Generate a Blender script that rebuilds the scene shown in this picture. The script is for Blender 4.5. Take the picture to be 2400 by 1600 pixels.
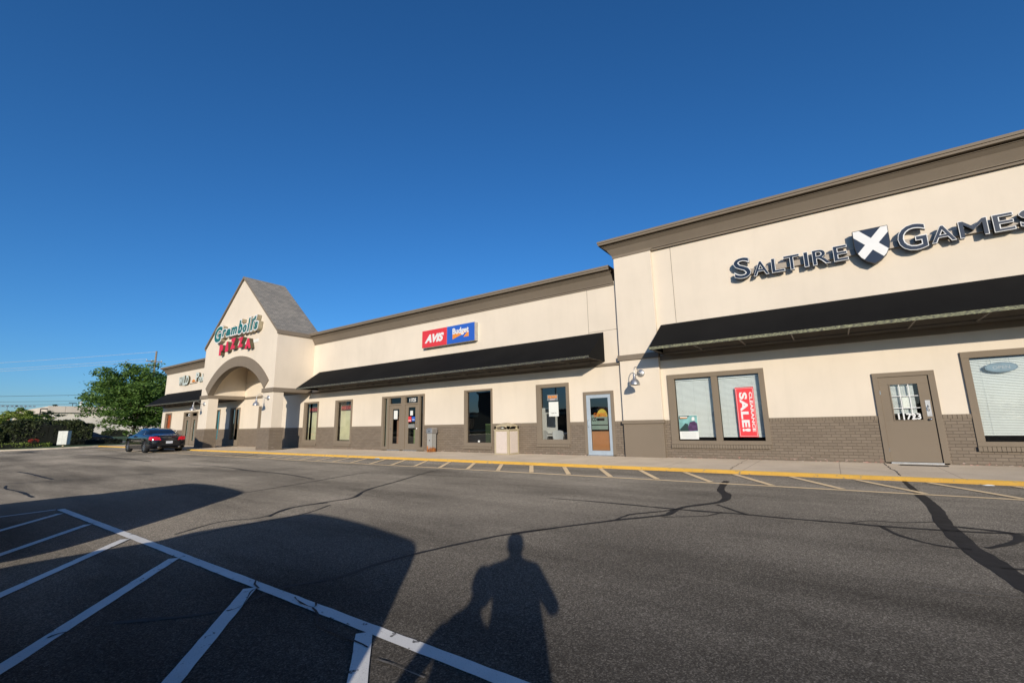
import bpy, bmesh, math, random
from mathutils import Vector, Matrix
from math import sin, cos, pi, radians
random.seed(7)
S = bpy.context.scene
for o in list(bpy.data.objects): bpy.data.objects.remove(o)
COL = S.collection

# ------------------------------------------------------------------ camera
CAM = Vector((0.0, -14.8, 1.066))
yaw, pitch, roll = radians(35.0317805), radians(10.56165), radians(-1.01483)
cd = bpy.data.cameras.new('camera'); cam = bpy.data.objects.new('camera', cd); COL.objects.link(cam)
cd.sensor_width = 36; cd.lens = 1049.48/2400*36; cd.clip_start = .05; cd.clip_end = 3000
fw = Vector((-sin(yaw)*cos(pitch), cos(yaw)*cos(pitch), sin(pitch)))
rt = Vector((cos(yaw), sin(yaw), 0)); up = rt.cross(fw)
r2 = cos(roll)*rt + sin(roll)*up; u2 = -sin(roll)*rt + cos(roll)*up
cam.matrix_world = Matrix(((r2.x, u2.x, -fw.x, CAM.x), (r2.y, u2.y, -fw.y, CAM.y), (r2.z, u2.z, -fw.z, CAM.z), (0, 0, 0, 1)))
S.camera = cam
# ------------------------------------------------------------------ sky + sun
SUNV = Vector((-.685, 1, -.318)).normalized()          # direction the light travels
w = bpy.data.worlds.new('World'); S.world = w; w.use_nodes = True
nt = w.node_tree; nt.nodes.clear()
sky = nt.nodes.new('ShaderNodeTexSky'); sky.sky_type = 'NISHITA'; sky.sun_disc = False
sky.sun_elevation = math.asin(-SUNV.z); sky.sun_rotation = math.atan2(-SUNV.x, -SUNV.y)
sky.air_density = 1.0; sky.dust_density = .6; sky.ozone_density = 7; sky.altitude = 200
bg = nt.nodes.new('ShaderNodeBackground'); bg.inputs[1].default_value = .14
out = nt.nodes.new('ShaderNodeOutputWorld')
hs = nt.nodes.new('ShaderNodeHueSaturation'); hs.inputs['Saturation'].default_value = 1.07; hs.inputs['Value'].default_value = 1.0
nt.links.new(sky.outputs[0], hs.inputs['Color']); nt.links.new(hs.outputs[0], bg.inputs[0]); nt.links.new(bg.outputs[0], out.inputs[0])
sd = bpy.data.lights.new('sun', 'SUN'); sun = bpy.data.objects.new('sun', sd); COL.objects.link(sun)
sd.energy = 4.2; sd.angle = radians(.53); sd.color = (1, .89, .74)
sun.rotation_euler = SUNV.to_track_quat('-Z', 'Y').to_euler()
S.view_settings.view_transform = 'Standard'; S.view_settings.look = 'None'
S.view_settings.exposure = 0; S.view_settings.gamma = 1
S.render.engine = 'CYCLES'

# ------------------------------------------------------------------ materials
def new_mat(name):
    m = bpy.data.materials.new(name); m.use_nodes = True
    n = m.node_tree.nodes; b = n['Principled BSDF']
    return m, n, m.node_tree.links, b
def c4(c): return (c[0], c[1], c[2], 1)
def ramp(n, stops):
    r = n.new('ShaderNodeValToRGB'); cr = r.color_ramp
    while len(cr.elements) < len(stops): cr.elements.new(.5)
    for e, (p, c) in zip(cr.elements, stops): e.position = p; e.color = c4(c) if not isinstance(c, (int, float)) else (c, c, c, 1)
    return r
def coords(n, l, scale=(1, 1, 1), src='Object'):
    t = n.new('ShaderNodeTexCoord'); mp = n.new('ShaderNodeMapping'); mp.inputs['Scale'].default_value = scale
    l.new(t.outputs[src], mp.inputs[0]); return mp
def noise(n, l, vec, sc, det=4, rough=.6):
    x = n.new('ShaderNodeTexNoise'); x.inputs['Scale'].default_value = sc; x.inputs['Detail'].default_value = det
    x.inputs['Roughness'].default_value = rough; l.new(vec.outputs[0], x.inputs['Vector']); return x
def mix(n, l, fac, a, b, mode='MIX'):
    x = n.new('ShaderNodeMix'); x.data_type = 'RGBA'; x.blend_type = mode
    for sock, v in ((x.inputs[0], fac), (x.inputs[6], a), (x.inputs[7], b)):
        if hasattr(v, 'is_linked') or hasattr(v, 'links'): l.new(v, sock)
        elif isinstance(v, (int, float)): sock.default_value = v
        else: sock.default_value = c4(v)
    return x.outputs[2]
def bump(n, l, b, h, dist=.01, st=.5):
    x = n.new('ShaderNodeBump'); x.inputs['Distance'].default_value = dist; x.inputs['Strength'].default_value = st
    l.new(h, x.inputs['Height']); l.new(x.outputs[0], b.inputs['Normal']); return x
def plain(name, col, rough=.6, metal=0, var=.12, sc=3., bmp=0, bsc=60, spec=None, coat=0):
    m, n, l, b = new_mat(name)
    mp = coords(n, l); ns = noise(n, l, mp, sc)
    lo = [c*(1-var) for c in col]; hi = [min(1, c*(1+var)) for c in col]
    r = ramp(n, [(.3, lo), (.7, hi)]); l.new(ns.outputs[0], r.inputs[0]); l.new(r.outputs[0], b.inputs['Base Color'])
    b.inputs['Roughness'].default_value = rough; b.inputs['Metallic'].default_value = metal
    if spec is not None: b.inputs['Specular IOR Level'].default_value = spec
    if coat: b.inputs['Coat Weight'].default_value = coat; b.inputs['Coat Roughness'].default_value = .03
    if bmp:
        n2 = noise(n, l, mp, bsc, 3); bump(n, l, b, n2.outputs[0], bmp, .6)
    return m
def stucco(name, col, stain=(.62, .55, .44)):
    m, n, l, b = new_mat(name)
    mp = coords(n, l); big = noise(n, l, mp, .35, 5, .6)
    mp2 = coords(n, l, (2.2, 2.2, .35)); streak = noise(n, l, mp2, 1.3, 4, .6)
    r = ramp(n, [(.35, [c*.93 for c in col]), (.65, [min(1, c*1.03) for c in col])]); l.new(big.outputs[0], r.inputs[0])
    rs = ramp(n, [(.50, 0), (.80, .30)]); l.new(streak.outputs[0], rs.inputs[0])
    c = mix(n, l, rs.outputs[0], r.outputs[0], stain); l.new(c, b.inputs['Base Color'])
    fine = noise(n, l, mp, 90, 3); bump(n, l, b, fine.outputs[0], .003, .5)
    b.inputs['Roughness'].default_value = .9; b.inputs['Specular IOR Level'].default_value = .2
    return m
CREAM = stucco('cream_stucco', (.755, .665, .54))
TAUPE = stucco('taupe_paint', (.235, .19, .14), (.19, .155, .115))
CORN = stucco('cornice_paint', (.225, .185, .14), (.17, .14, .105))

def brick_mat():
    m, n, l, b = new_mat('painted_brick')
    t = n.new('ShaderNodeTexCoord'); sp = n.new('ShaderNodeSeparateXYZ'); cb = n.new('ShaderNodeCombineXYZ')
    l.new(t.outputs['Object'], sp.inputs[0])
    ad = n.new('ShaderNodeMath'); l.new(sp.outputs[0], ad.inputs[0]); l.new(sp.outputs[1], ad.inputs[1])
    l.new(ad.outputs[0], cb.inputs[0]); l.new(sp.outputs[2], cb.inputs[1])
    bt = n.new('ShaderNodeTexBrick'); l.new(cb.outputs[0], bt.inputs['Vector'])
    bt.inputs['Scale'].default_value = 1; bt.inputs['Brick Width'].default_value = .205; bt.inputs['Row Height'].default_value = .075
    bt.inputs['Mortar Size'].default_value = .007; bt.inputs['Mortar Smooth'].default_value = .3; bt.inputs['Bias'].default_value = 0
    bt.inputs['Color1'].default_value = c4((.235, .188, .140)); bt.inputs['Color2'].default_value = c4((.195, .155, .115)); bt.inputs['Mortar'].default_value = c4((.15, .12, .09))
    # paint chips close to the pavement
    mp = coords(n, l, (6, 1, 14)); ns = noise(n, l, mp, 1.6, 5, .7)
    mr = n.new('ShaderNodeMapRange'); l.new(sp.outputs[2], mr.inputs[0])
    mr.inputs[1].default_value = -.02; mr.inputs[2].default_value = .30; mr.inputs[3].default_value = .17; mr.inputs[4].default_value = -.05
    a2 = n.new('ShaderNodeMath'); l.new(ns.outputs[0], a2.inputs[0]); l.new(mr.outputs[0], a2.inputs[1])
    chip = ramp(n, [(.735, 0), (.76, 1)]); l.new(a2.outputs[0], chip.inputs[0])
    pk = noise(n, l, mp, .35, 2); pc = ramp(n, [(.42, (.50, .42, .36)), (.55, (.48, .22, .17))]); l.new(pk.outputs[0], pc.inputs[0])
    l.new(mix(n, l, chip.outputs[0], bt.outputs[0], pc.outputs[0]), b.inputs['Base Color'])
    inv = n.new('ShaderNodeMath'); inv.operation = 'SUBTRACT'; inv.inputs[0].default_value = 1; l.new(bt.outputs['Fac'], inv.inputs[1])
    mp3 = coords(n, l); n3 = noise(n, l, mp3, 25, 3); mm = n.new('ShaderNodeMath'); mm.operation = 'MULTIPLY_ADD'
    l.new(n3.outputs[0], mm.inputs[0]); mm.inputs[1].default_value = .45; l.new(inv.outputs[0], mm.inputs[2])
    bump(n, l, b, mm.outputs[0], .007, .9)
    b.inputs['Roughness'].default_value = .8; b.inputs['Specular IOR Level'].default_value = .25
    return m
BRICK = brick_mat()

def asphalt():
    m, n, l, b = new_mat('worn_asphalt')
    mp = coords(n, l); mpx = coords(n, l, (.16, .8, 1))
    big = noise(n, l, mp, .16, 5, .6); lane = noise(n, l, mpx, .9, 5, .62)
    r1 = ramp(n, [(.30, (.021, .0197, .0184)), (.52, (.033, .031, .028)), (.72, (.052, .048, .043))]); l.new(big.outputs[0], r1.inputs[0])
    r2_ = ramp(n, [(.36, .60), (.56, 1.0)]); l.new(lane.outputs[0], r2_.inputs[0])
    c = mix(n, l, 1.0, r1.outputs[0], r2_.outputs[0], 'MULTIPLY')
    v = n.new('ShaderNodeTexVoronoi'); v.inputs['Scale'].default_value = 115; l.new(mp.outputs[0], v.inputs['Vector'])
    wn = n.new('ShaderNodeRGBToBW'); l.new(v.outputs['Color'], wn.inputs[0])
    ag = ramp(n, [(.20, .45), (.60, 1.0), (.80, 1.9), (.95, 4.0)]); l.new(wn.outputs[0], ag.inputs[0])
    c = mix(n, l, .7, c, ag.outputs[0], 'MULTIPLY')
    wv = noise(n, l, mp, .9, 4, .6); va = n.new('ShaderNodeVectorMath'); va.operation = 'MULTIPLY_ADD'; va.inputs[1].default_value = (.9, .9, 0)
    l.new(wv.outputs['Color'], va.inputs[0]); l.new(mp.outputs[0], va.inputs[2])
    ve = n.new('ShaderNodeTexVoronoi'); ve.feature = 'DISTANCE_TO_EDGE'; ve.inputs['Scale'].default_value = .55; l.new(va.outputs[0], ve.inputs['Vector'])
    rc = ramp(n, [(.0015, 1), (.005, 0)]); l.new(ve.outputs['Distance'], rc.inputs[0]); mk = noise(n, l, mp, .22, 3, .5); rm = ramp(n, [(.50, 0), (.60, .75)]); l.new(mk.outputs[0], rm.inputs[0])
    mm = n.new('ShaderNodeMath'); mm.operation = 'MULTIPLY'; l.new(rc.outputs[0], mm.inputs[0]); l.new(rm.outputs[0], mm.inputs[1])
    c = mix(n, l, mm.outputs[0], c, (.018, .017, .016))
    oil = noise(n, l, mp, 1.1, 3, .5); ro = ramp(n, [(.68, 0), (.80, .45)]); l.new(oil.outputs[0], ro.inputs[0])
    c = mix(n, l, ro.outputs[0], c, (.03, .028, .027)); l.new(c, b.inputs['Base Color'])
    fine = noise(n, l, mp, 150, 3, .7); bump(n, l, b, fine.outputs[0], .005, .6)
    b.inputs['Roughness'].default_value = .95; b.inputs['Diffuse Roughness'].default_value = 1.0
    b.inputs['Specular IOR Level'].default_value = .05
    sg2 = ramp(n, [(.20, .55), (.6, 1.0), (.95, 1.9)]); l.new(wn.outputs[0], sg2.inputs[0]); sl = ramp(n, [(.34, .55), (.60, 1.15)]); l.new(lane.outputs[0], sl.inputs[0]); sb_ = ramp(n, [(.34, .72), (.66, 1.2)]); l.new(big.outputs[0], sb_.inputs[0])
    m1 = n.new('ShaderNodeMath'); m1.operation = 'MULTIPLY'; l.new(sg2.outputs[0], m1.inputs[0]); l.new(sl.outputs[0], m1.inputs[1])
    m3 = n.new('ShaderNodeMath'); m3.operation = 'MULTIPLY'; l.new(m1.outputs[0], m3.inputs[0]); l.new(sb_.outputs[0], m3.inputs[1])
    m2 = n.new('ShaderNodeMath'); m2.operation = 'MULTIPLY'; l.new(m3.outputs[0], m2.inputs[0]); m2.inputs[1].default_value = .20; l.new(m2.outputs[0], b.inputs['Sheen Weight'])
    b.inputs['Sheen Roughness'].default_value = .55; b.inputs['Sheen Tint'].default_value = c4((.95, .86, .74))
    return m
ASPH = asphalt()
TAR = plain('tar_sealant', (.033, .031, .029), .75, var=.25, sc=6, bmp=.003, bsc=50, spec=.2)
def worn_paint(name, col, under, thr=.60):
    m, n, l, b = new_mat(name)
    mp = coords(n, l); ns = noise(n, l, mp, 9, 6, .72); sp = noise(n, l, mp, 120, 2)
    r = ramp(n, [(thr, 0), (thr+.03, 1)]); l.new(ns.outputs[0], r.inputs[0])
    g = noise(n, l, mp, 1.5, 4); rg = ramp(n, [(.3, [c*.82 for c in col]), (.7, col)]); l.new(g.outputs[0], rg.inputs[0])
    rs = ramp(n, [(.33, .5), (.40, 1)]); l.new(sp.outputs[0], rs.inputs[0])
    cc = mix(n, l, .6, rg.outputs[0], rs.outputs[0], 'MULTIPLY')
    l.new(mix(n, l, r.outputs[0], cc, under), b.inputs['Base Color'])
    bump(n, l, b, sp.outputs[0], .003, .4); b.inputs['Roughness'].default_value = .75; b.inputs['Diffuse Roughness'].default_value = .6
    return m
WHITEP = worn_paint('white_line_paint', (.62, .62, .60), (.06, .056, .05), .61)
TANP = worn_paint('faded_yellow_line_paint', (.62, .47, .28), (.10, .09, .08), .70)
YELP = worn_paint('yellow_kerb_paint', (.74, .44, .07), (.30, .24, .15), .60)
def concrete(name, col):
    m, n, l, b = new_mat(name)
    mp = coords(n, l); a = noise(n, l, mp, .7, 6, .65)
    r = ramp(n, [(.3, [c*.80 for c in col]), (.55, col), (.75, [c*1.12 for c in col])]); l.new(a.outputs[0], r.inputs[0])
    s = noise(n, l, mp, 70, 2); rs = ramp(n, [(.35, .8), (.6, 1.05)]); l.new(s.outputs[0], rs.inputs[0])
    c = mix(n, l, .8, r.outputs[0], rs.outputs[0], 'MULTIPLY')
    sp = n.new('ShaderNodeSeparateXYZ'); l.new(mp.outputs[0], sp.inputs[0])
    md = n.new('ShaderNodeMath'); md.operation = 'PINGPONG'; l.new(sp.outputs[0], md.inputs[0]); md.inputs[1].default_value = .9
    j = ramp(n, [(.004, .55), (.012, 1)]); l.new(md.outputs[0], j.inputs[0])
    c = mix(n, l, 1.0, c, j.outputs[0], 'MULTIPLY'); l.new(c, b.inputs['Base Color'])
    bump(n, l, b, s.outputs[0], .002, .5); b.inputs['Roughness'].default_value = .9; b.inputs['Diffuse Roughness'].default_value = .8
    return m
CONC = concrete('sidewalk_concrete', (.43, .355, .265))
CURBC = plain('kerb_concrete', (.48, .42, .33), .9, var=.15)
GRASS = plain('grass_blades', (.075, .12, .028), .9, var=.35, sc=2, bmp=.03, bsc=40)
def fabric():
    m, n, l, b = new_mat('black_awning_fabric')
    mp = coords(n, l); a = noise(n, l, mp, .8, 5, .6)
    r = ramp(n, [(.35, (.007, .007, .007)), (.7, (.011, .0108, .0105))]); l.new(a.outputs[0], r.inputs[0]); l.new(r.outputs[0], b.inputs['Base Color'])
    s = noise(n, l, mp, 1.6, 3, .5); bump(n, l, b, s.outputs[0], .03, .25)
    b.inputs['Roughness'].default_value = .9; b.inputs['Specular IOR Level'].default_value = .12
    return m
FABRIC = fabric()
def mossy(name, thr, base=(.06, .06, .058)):
    m, n, l, b = new_mat(name)
    mp = coords(n, l, (1, 1, 3)); a = noise(n, l, mp, 14, 5, .75)
    r = ramp(n, [(thr-.1, base), (thr, (.15, .15, .10)), (thr+.14, (.33, .34, .20))]); l.new(a.outputs[0], r.inputs[0]); l.new(r.outputs[0], b.inputs['Base Color'])
    b.inputs['Roughness'].default_value = .95; return m
MOSS = mossy('mossy_awning_edge', .48); MOSSL = mossy('weathered_awning_edge', .58, (.045, .045, .047))
UNDER = plain('awning_liner', (.055, .05, .042), .9, var=.2)
RIB = plain('awning_rib_metal', (.24, .22, .19), .6, 0)
def shingles():
    m, n, l, b = new_mat('asphalt_shingles')
    t = n.new('ShaderNodeTexCoord'); sp = n.new('ShaderNodeSeparateXYZ'); cb = n.new('ShaderNodeCombineXYZ')
    l.new(t.outputs['Object'], sp.inputs[0]); l.new(sp.outputs[1], cb.inputs[0])
    mu = n.new('ShaderNodeMath'); mu.operation = 'MULTIPLY'; mu.inputs[1].default_value = 1.3; l.new(sp.outputs[2], mu.inputs[0]); l.new(mu.outputs[0], cb.inputs[1])
    bt = n.new('ShaderNodeTexBrick'); l.new(cb.outputs[0], bt.inputs['Vector']); bt.inputs['Scale'].default_value = 1
    bt.inputs['Brick Width'].default_value = .30; bt.inputs['Row Height'].default_value = .14; bt.inputs['Mortar Size'].default_value = .008
    bt.inputs['Color1'].default_value = c4((.36, .32, .26)); bt.inputs['Color2'].default_value = c4((.25, .23, .195)); bt.inputs['Mortar'].default_value = c4((.13, .12, .105))
    mp = coords(n, l); ns = noise(n, l, mp, 2.2, 4); r = ramp(n, [(.3, .9), (.7, 1.08)]); l.new(ns.outputs[0], r.inputs[0])
    l.new(mix(n, l, 1.0, bt.outputs[0], r.outputs[0], 'MULTIPLY'), b.inputs['Base Color'])
    bump(n, l, b, bt.outputs[0], .02, .6); b.inputs['Roughness'].default_value = .95
    return m
SHING = shingles()
def glass(name, tint=(.80, .88, .86), refl=1.6):
    m = bpy.data.materials.new(name); m.use_nodes = True; n = m.node_tree.nodes; l = m.node_tree.links; n.clear()
    o = n.new('ShaderNodeOutputMaterial'); mx = n.new('ShaderNodeMixShader'); tr = n.new('ShaderNodeBsdfTransparent'); gl = n.new('ShaderNodeBsdfGlossy')
    tr.inputs[0].default_value = c4(tint); gl.inputs['Roughness'].default_value = .015
    mp = coords(n, l); ns = noise(n, l, mp, .9, 2); bp = n.new('ShaderNodeBump'); bp.inputs['Distance'].default_value = .004; bp.inputs['Strength'].default_value = .35
    l.new(ns.outputs[0], bp.inputs['Height']); l.new(bp.outputs[0], gl.inputs['Normal'])
    fr = n.new('ShaderNodeFresnel'); fr.inputs[0].default_value = 1.5
    mu = n.new('ShaderNodeMath'); mu.operation = 'MULTIPLY'; mu.inputs[1].default_value = refl; mu.use_clamp = True; l.new(fr.outputs[0], mu.inputs[0])
    l.new(mu.outputs[0], mx.inputs[0]); l.new(tr.outputs[0], mx.inputs[1]); l.new(gl.outputs[0], mx.inputs[2]); l.new(mx.outputs[0], o.inputs[0])
    return m
GLASS = glass('window_glass', (.95, .98, .98), 1.8)
GLASSD = glass('tinted_glass', (.55, .62, .62), 5.0)
GLASSR = glass('reflective_glass', (.93, .96, .96), 3.8)
GALV = plain('galvanised_steel', (.55, .54, .52), .38, .75, var=.15, sc=8)
ALU = plain('blue_grey_aluminium', (.46, .53, .58), .45, .2, var=.06)
CHROME = plain('chrome_metal', (.7, .7, .7), .2, 1)
BLIND = plain('blind_slats', (.84, .87, .85), .6, var=.03)
WHITE = plain('white_plastic', (.78, .78, .76), .5, var=.03)
RED = plain('red_sign_plastic', (.72, .045, .055), .4, var=.05)
CRIMSON = plain('crimson_letter_plastic', (.70, .03, .075), .45, var=.05)
BLUE = plain('blue_sign_plastic', (.03, .12, .52), .35, var=.05)
ORANGE = plain('orange_paint', (.80, .28, .04), .5, var=.05)
OPOST = plain('orange_window_film', (.70, .17, .06), .5, var=.1)
TEAL = plain('teal_window_film', (.05, .38, .48), .5, var=.15)
NAVY = plain('navy_letter_face', (.018, .028, .05), .3, var=.1)
BLACK = plain('black_metal', (.012, .012, .013), .5, var=.1)
GREEN = plain('green_letter_face', (.015, .15, .135), .4, var=.12)
LTRGREY = plain('grey_letter_face', (.60, .66, .60), .45, var=.12)
OLIVE = plain('aged_letter_edge', (.09, .075, .04), .7, var=.2)
BEIGEP = plain('beige_plastic', (.50, .42, .27), .5, var=.06)
PEBBLE = plain('pebble_panel', (.68, .58, .50), .9, var=.22, sc=60, bmp=.004, bsc=90)
WOOD = plain('orange_board', (.62, .30, .12), .5, var=.08, sc=1.2)
SHADE = plain('green_roller_shade', (.60, .57, .38), .8, var=.10, sc=1.5)
DARK = plain('interior_wall', (.05, .045, .04), .9)
FLOORI = plain('interior_floor', (.10, .085, .07), .7)
PAPER = plain('paper_sheet', (.78, .79, .74), .7, var=.03)
GREENCAB = plain('green_panel', (.20, .25, .11), .7, var=.06)
RUBBER = plain('tyre_rubber', (.014, .014, .014), .85, bmp=.002)
CARBLK = plain('black_car_paint', (.006, .007, .010), .12, 0, var=.02, coat=1)
CARGRY = plain('grey_car_paint', (.10, .11, .12), .2, .3, var=.02, coat=1)
CARGL = plain('car_glass', (.012, .016, .022), .04, 0, spec=.9)
RIM = plain('alloy_rim', (.55, .56, .58), .25, .9)
TAILR = plain('tail_light_red', (.62, .015, .03), .12, spec=.8)
BARK = plain('tree_bark', (.10, .075, .05), .95, var=.3, bmp=.02, bsc=15)
POLEW = plain('weathered_pole_wood', (.27, .22, .16), .9, var=.2)
SKIN = plain('skin', (.55, .33, .24), .55, var=.04)
HAIR = plain('brown_hair', (.05, .03, .02), .7)
SHIRT = plain('blue_shirt', (.08, .12, .22), .85)
PANTS = plain('khaki_trousers', (.26, .22, .15), .85)
RUSTM = None
def rusty():
    m, n, l, b = new_mat('rusting_grey_steel')
    t = n.new('ShaderNodeTexCoord'); sp = n.new('ShaderNodeSeparateXYZ'); l.new(t.outputs['Object'], sp.inputs[0])
    mp = coords(n, l, (3, 3, 1)); ns = noise(n, l, mp, 4, 5, .7)
    mr = n.new('ShaderNodeMapRange'); l.new(sp.outputs[2], mr.inputs[0]); mr.inputs[1].default_value = 0; mr.inputs[2].default_value = .34; mr.inputs[3].default_value = .42; mr.inputs[4].default_value = -.25
    a = n.new('ShaderNodeMath'); l.new(ns.outputs[0], a.inputs[0]); l.new(mr.outputs[0], a.inputs[1])
    r = ramp(n, [(.50, 0), (.62, 1)]); l.new(a.outputs[0], r.inputs[0]); r3 = ramp(n, [(.4, (.16, .045, .012)), (.65, (.50, .19, .05))]); l.new(ns.outputs[0], r3.inputs[0])
    l.new(mix(n, l, r.outputs[0], (.36, .35, .32), r3.outputs[0]), b.inputs['Base Color']); b.inputs['Roughness'].default_value = .5
    return m
RUSTM = rusty()
def leaf(name, a, bcol):
    m, n, l, b = new_mat(name)
    mp = coords(n, l); ns = noise(n, l, mp, 2.2, 4, .7)
    r = ramp(n, [(.35, a), (.68, bcol)]); l.new(ns.outputs[0], r.inputs[0]); l.new(r.outputs[0], b.inputs['Base Color'])
    b.inputs['Roughness'].default_value = .6; b.inputs['Transmission Weight'].default_value = 0
    tr = n.new('ShaderNodeBsdfTranslucent'); l.new(r.outputs[0], tr.inputs[0]); mx = n.new('ShaderNodeMixShader'); mx.inputs[0].default_value = .3
    o = n['Material Output']; l.new(b.outputs[0], mx.inputs[1]); l.new(tr.outputs[0], mx.inputs[2]); l.new(mx.outputs[0], o.inputs[0])
    return m
LEAF = leaf('locust_leaves', (.045, .11, .02), (.17, .28, .05)); LEAFY = leaf('bright_leaves', (.15, .22, .03), (.30, .37, .07))
LEAFD = leaf('shaded_hedge_leaves', (.006, .010, .005), (.016, .024, .009)); LEAFB = leaf('hedge_leaves', (.022, .036, .012), (.09, .115, .032))  # low hedge's deep shade is painted into its near-black leaf colour
FIRL = leaf('fir_needles', (.012, .035, .014), (.03, .07, .025)); LEAFR = leaf('red_flower_petals', (.35, .03, .02), (.6, .08, .04))

# ------------------------------------------------------------------ mesh builder
class MB:
    def __init__(s): s.v = []; s.f = []; s.m = []; s.sm = []
    def quadface(s, pts, mi=0, smooth=False):
        i = len(s.v); s.v += [tuple(p) for p in pts]; s.f.append(tuple(range(i, i+len(pts)))); s.m.append(mi); s.sm.append(smooth)
    def box(s, x0, x1, y0, y1, z0, z1, mi=0):
        P = [(x0, y0, z0), (x1, y0, z0), (x1, y1, z0), (x0, y1, z0), (x0, y0, z1), (x1, y0, z1), (x1, y1, z1), (x0, y1, z1)]
        i = len(s.v); s.v += P
        for f in ((0, 3, 2, 1), (4, 5, 6, 7), (0, 1, 5, 4), (1, 2, 6, 5), (2, 3, 7, 6), (3, 0, 4, 7)): s.f.append(tuple(i+k for k in f)); s.m.append(mi); s.sm.append(False)
    def tube(s, pts, r, seg=8, mi=0, caps=True, smooth=True):
        pts = [Vector(p) for p in pts]; rs = r if isinstance(r, (list, tuple)) else [r]*len(pts); base = len(s.v); prev = None
        for k, p in enumerate(pts):
            d = (pts[min(k+1, len(pts)-1)]-pts[max(k-1, 0)]).normalized()
            a = prev if prev is not None else (Vector((0, 0, 1)) if abs(d.z) < .9 else Vector((1, 0, 0)))
            u = d.cross(a).normalized(); v = u.cross(d).normalized(); prev = v
            for q in range(seg):
                t = 2*pi*q/seg; s.v.append(tuple(p+(u*cos(t)+v*sin(t))*rs[k]))
        for k in range(len(pts)-1):
            for q in range(seg):
                a = base+k*seg+q; b = base+k*seg+(q+1) % seg
                s.f.append((a, b, b+seg, a+seg)); s.m.append(mi); s.sm.append(smooth)
        if caps:
            s.f.append(tuple(base+q for q in range(seg))[::-1]); s.m.append(mi); s.sm.append(False)
            s.f.append(tuple(base+(len(pts)-1)*seg+q for q in range(seg))); s.m.append(mi); s.sm.append(False)
    def lathe(s, prof, c=(0, 0, 0), seg=24, mi=0, axis='z', smooth=True):
        base = len(s.v)
        for r, h in prof:
            for q in range(seg):
                t = 2*pi*q/seg; a, b = r*cos(t), r*sin(t)
                p = (a, b, h) if axis == 'z' else ((a, h, b) if axis == 'y' else (h, a, b))
                s.v.append((c[0]+p[0], c[1]+p[1], c[2]+p[2]))
        for k in range(len(prof)-1):
            for q in range(seg):
                a = base+k*seg+q; b = base+k*seg+(q+1) % seg; s.f.append((a, b, b+seg, a+seg)); s.m.append(mi); s.sm.append(smooth)
    def prism(s, outline, y0, y1, mi=0, axis='y'):            # outline in (x,z) for axis y; (y,z) for axis x; (x,y) for z
        f = {'y': lambda a, b, h: (a, h, b), 'x': lambda a, b, h: (h, a, b), 'z': lambda a, b, h: (a, b, h)}[axis]
        i = len(s.v); k = len(outline)
        s.v += [f(a, b, y0) for a, b in outline]+[f(a, b, y1) for a, b in outline]
        s.f.append(tuple(range(i, i+k))); s.f.append(tuple(range(i+k, i+2*k))[::-1]); s.m += [mi, mi]; s.sm += [False, False]
        for q in range(k):
            s.f.append((i+q, i+(q+1) % k, i+k+(q+1) % k, i+k+q)); s.m.append(mi); s.sm.append(False)
    def add(s, verts, faces, mi=0):
        i = len(s.v); s.v += [tuple(v) for v in verts]
        for f in faces: s.f.append(tuple(i+k for k in f)); s.m.append(mi); s.sm.append(False)
    def build(s, name, mats, parent=None, bevel=0, fix=True, loc=None):
        me = bpy.data.meshes.new(name); me.from_pydata(s.v, [], s.f); mats = mats if isinstance(mats, (list, tuple)) else [mats]
        for m in mats: me.materials.append(m)
        me.polygons.foreach_set('material_index', s.m); me.polygons.foreach_set('use_smooth', s.sm); me.update()
        if fix:
            bm = bmesh.new(); bm.from_mesh(me); bmesh.ops.recalc_face_normals(bm, faces=bm.faces); bm.to_mesh(me); bm.free()
        o = bpy.data.objects.new(name, me); COL.objects.link(o)
        if parent: o.parent = parent
        if loc: o.location = loc
        if bevel:
            md = o.modifiers.new('bevel', 'BEVEL'); md.width = bevel; md.segments = 2; md.limit_method = 'ANGLE'
        return o
def tag(o, label=None, cat=None, group=None, kind=None):
    if label: o['label'] = label
    if cat: o['category'] = cat
    if group: o['group'] = group
    if kind: o['kind'] = kind
    return o
def thing(name, label, cat, loc=(0, 0, 0), rz=0, group=None):
    o = bpy.data.objects.new(name, None); COL.objects.link(o); o.location = loc; o.rotation_euler = (0, 0, rz)
    return tag(o, label, cat, group)
def copy_tree(o, parent=None):
    c = o.copy(); COL.objects.link(c)
    if parent: c.parent = parent
    for ch in list(o.children): copy_tree(ch, c)
    return c
FCACHE = {}
def glyphs(txt, extrude=.5, offset=0, shear=0, space=1.0, lines=1.0, align='LEFT'):
    cu = bpy.data.curves.new('txt', 'FONT'); cu.body = txt; cu.extrude = extrude; cu.offset = offset; cu.shear = shear; cu.space_character = space
    cu.space_line = lines; cu.align_x = align; cu.resolution_u = 4
    o = bpy.data.objects.new('txt', cu); COL.objects.link(o); dg = bpy.context.evaluated_depsgraph_get()
    me = bpy.data.meshes.new_from_object(o.evaluated_get(dg)); vs = [v.co.copy() for v in me.vertices]; fs = [tuple(p.vertices) for p in me.polygons]
    bpy.data.objects.remove(o); bpy.data.curves.remove(cu); bpy.data.meshes.remove(me); return vs, fs
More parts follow.
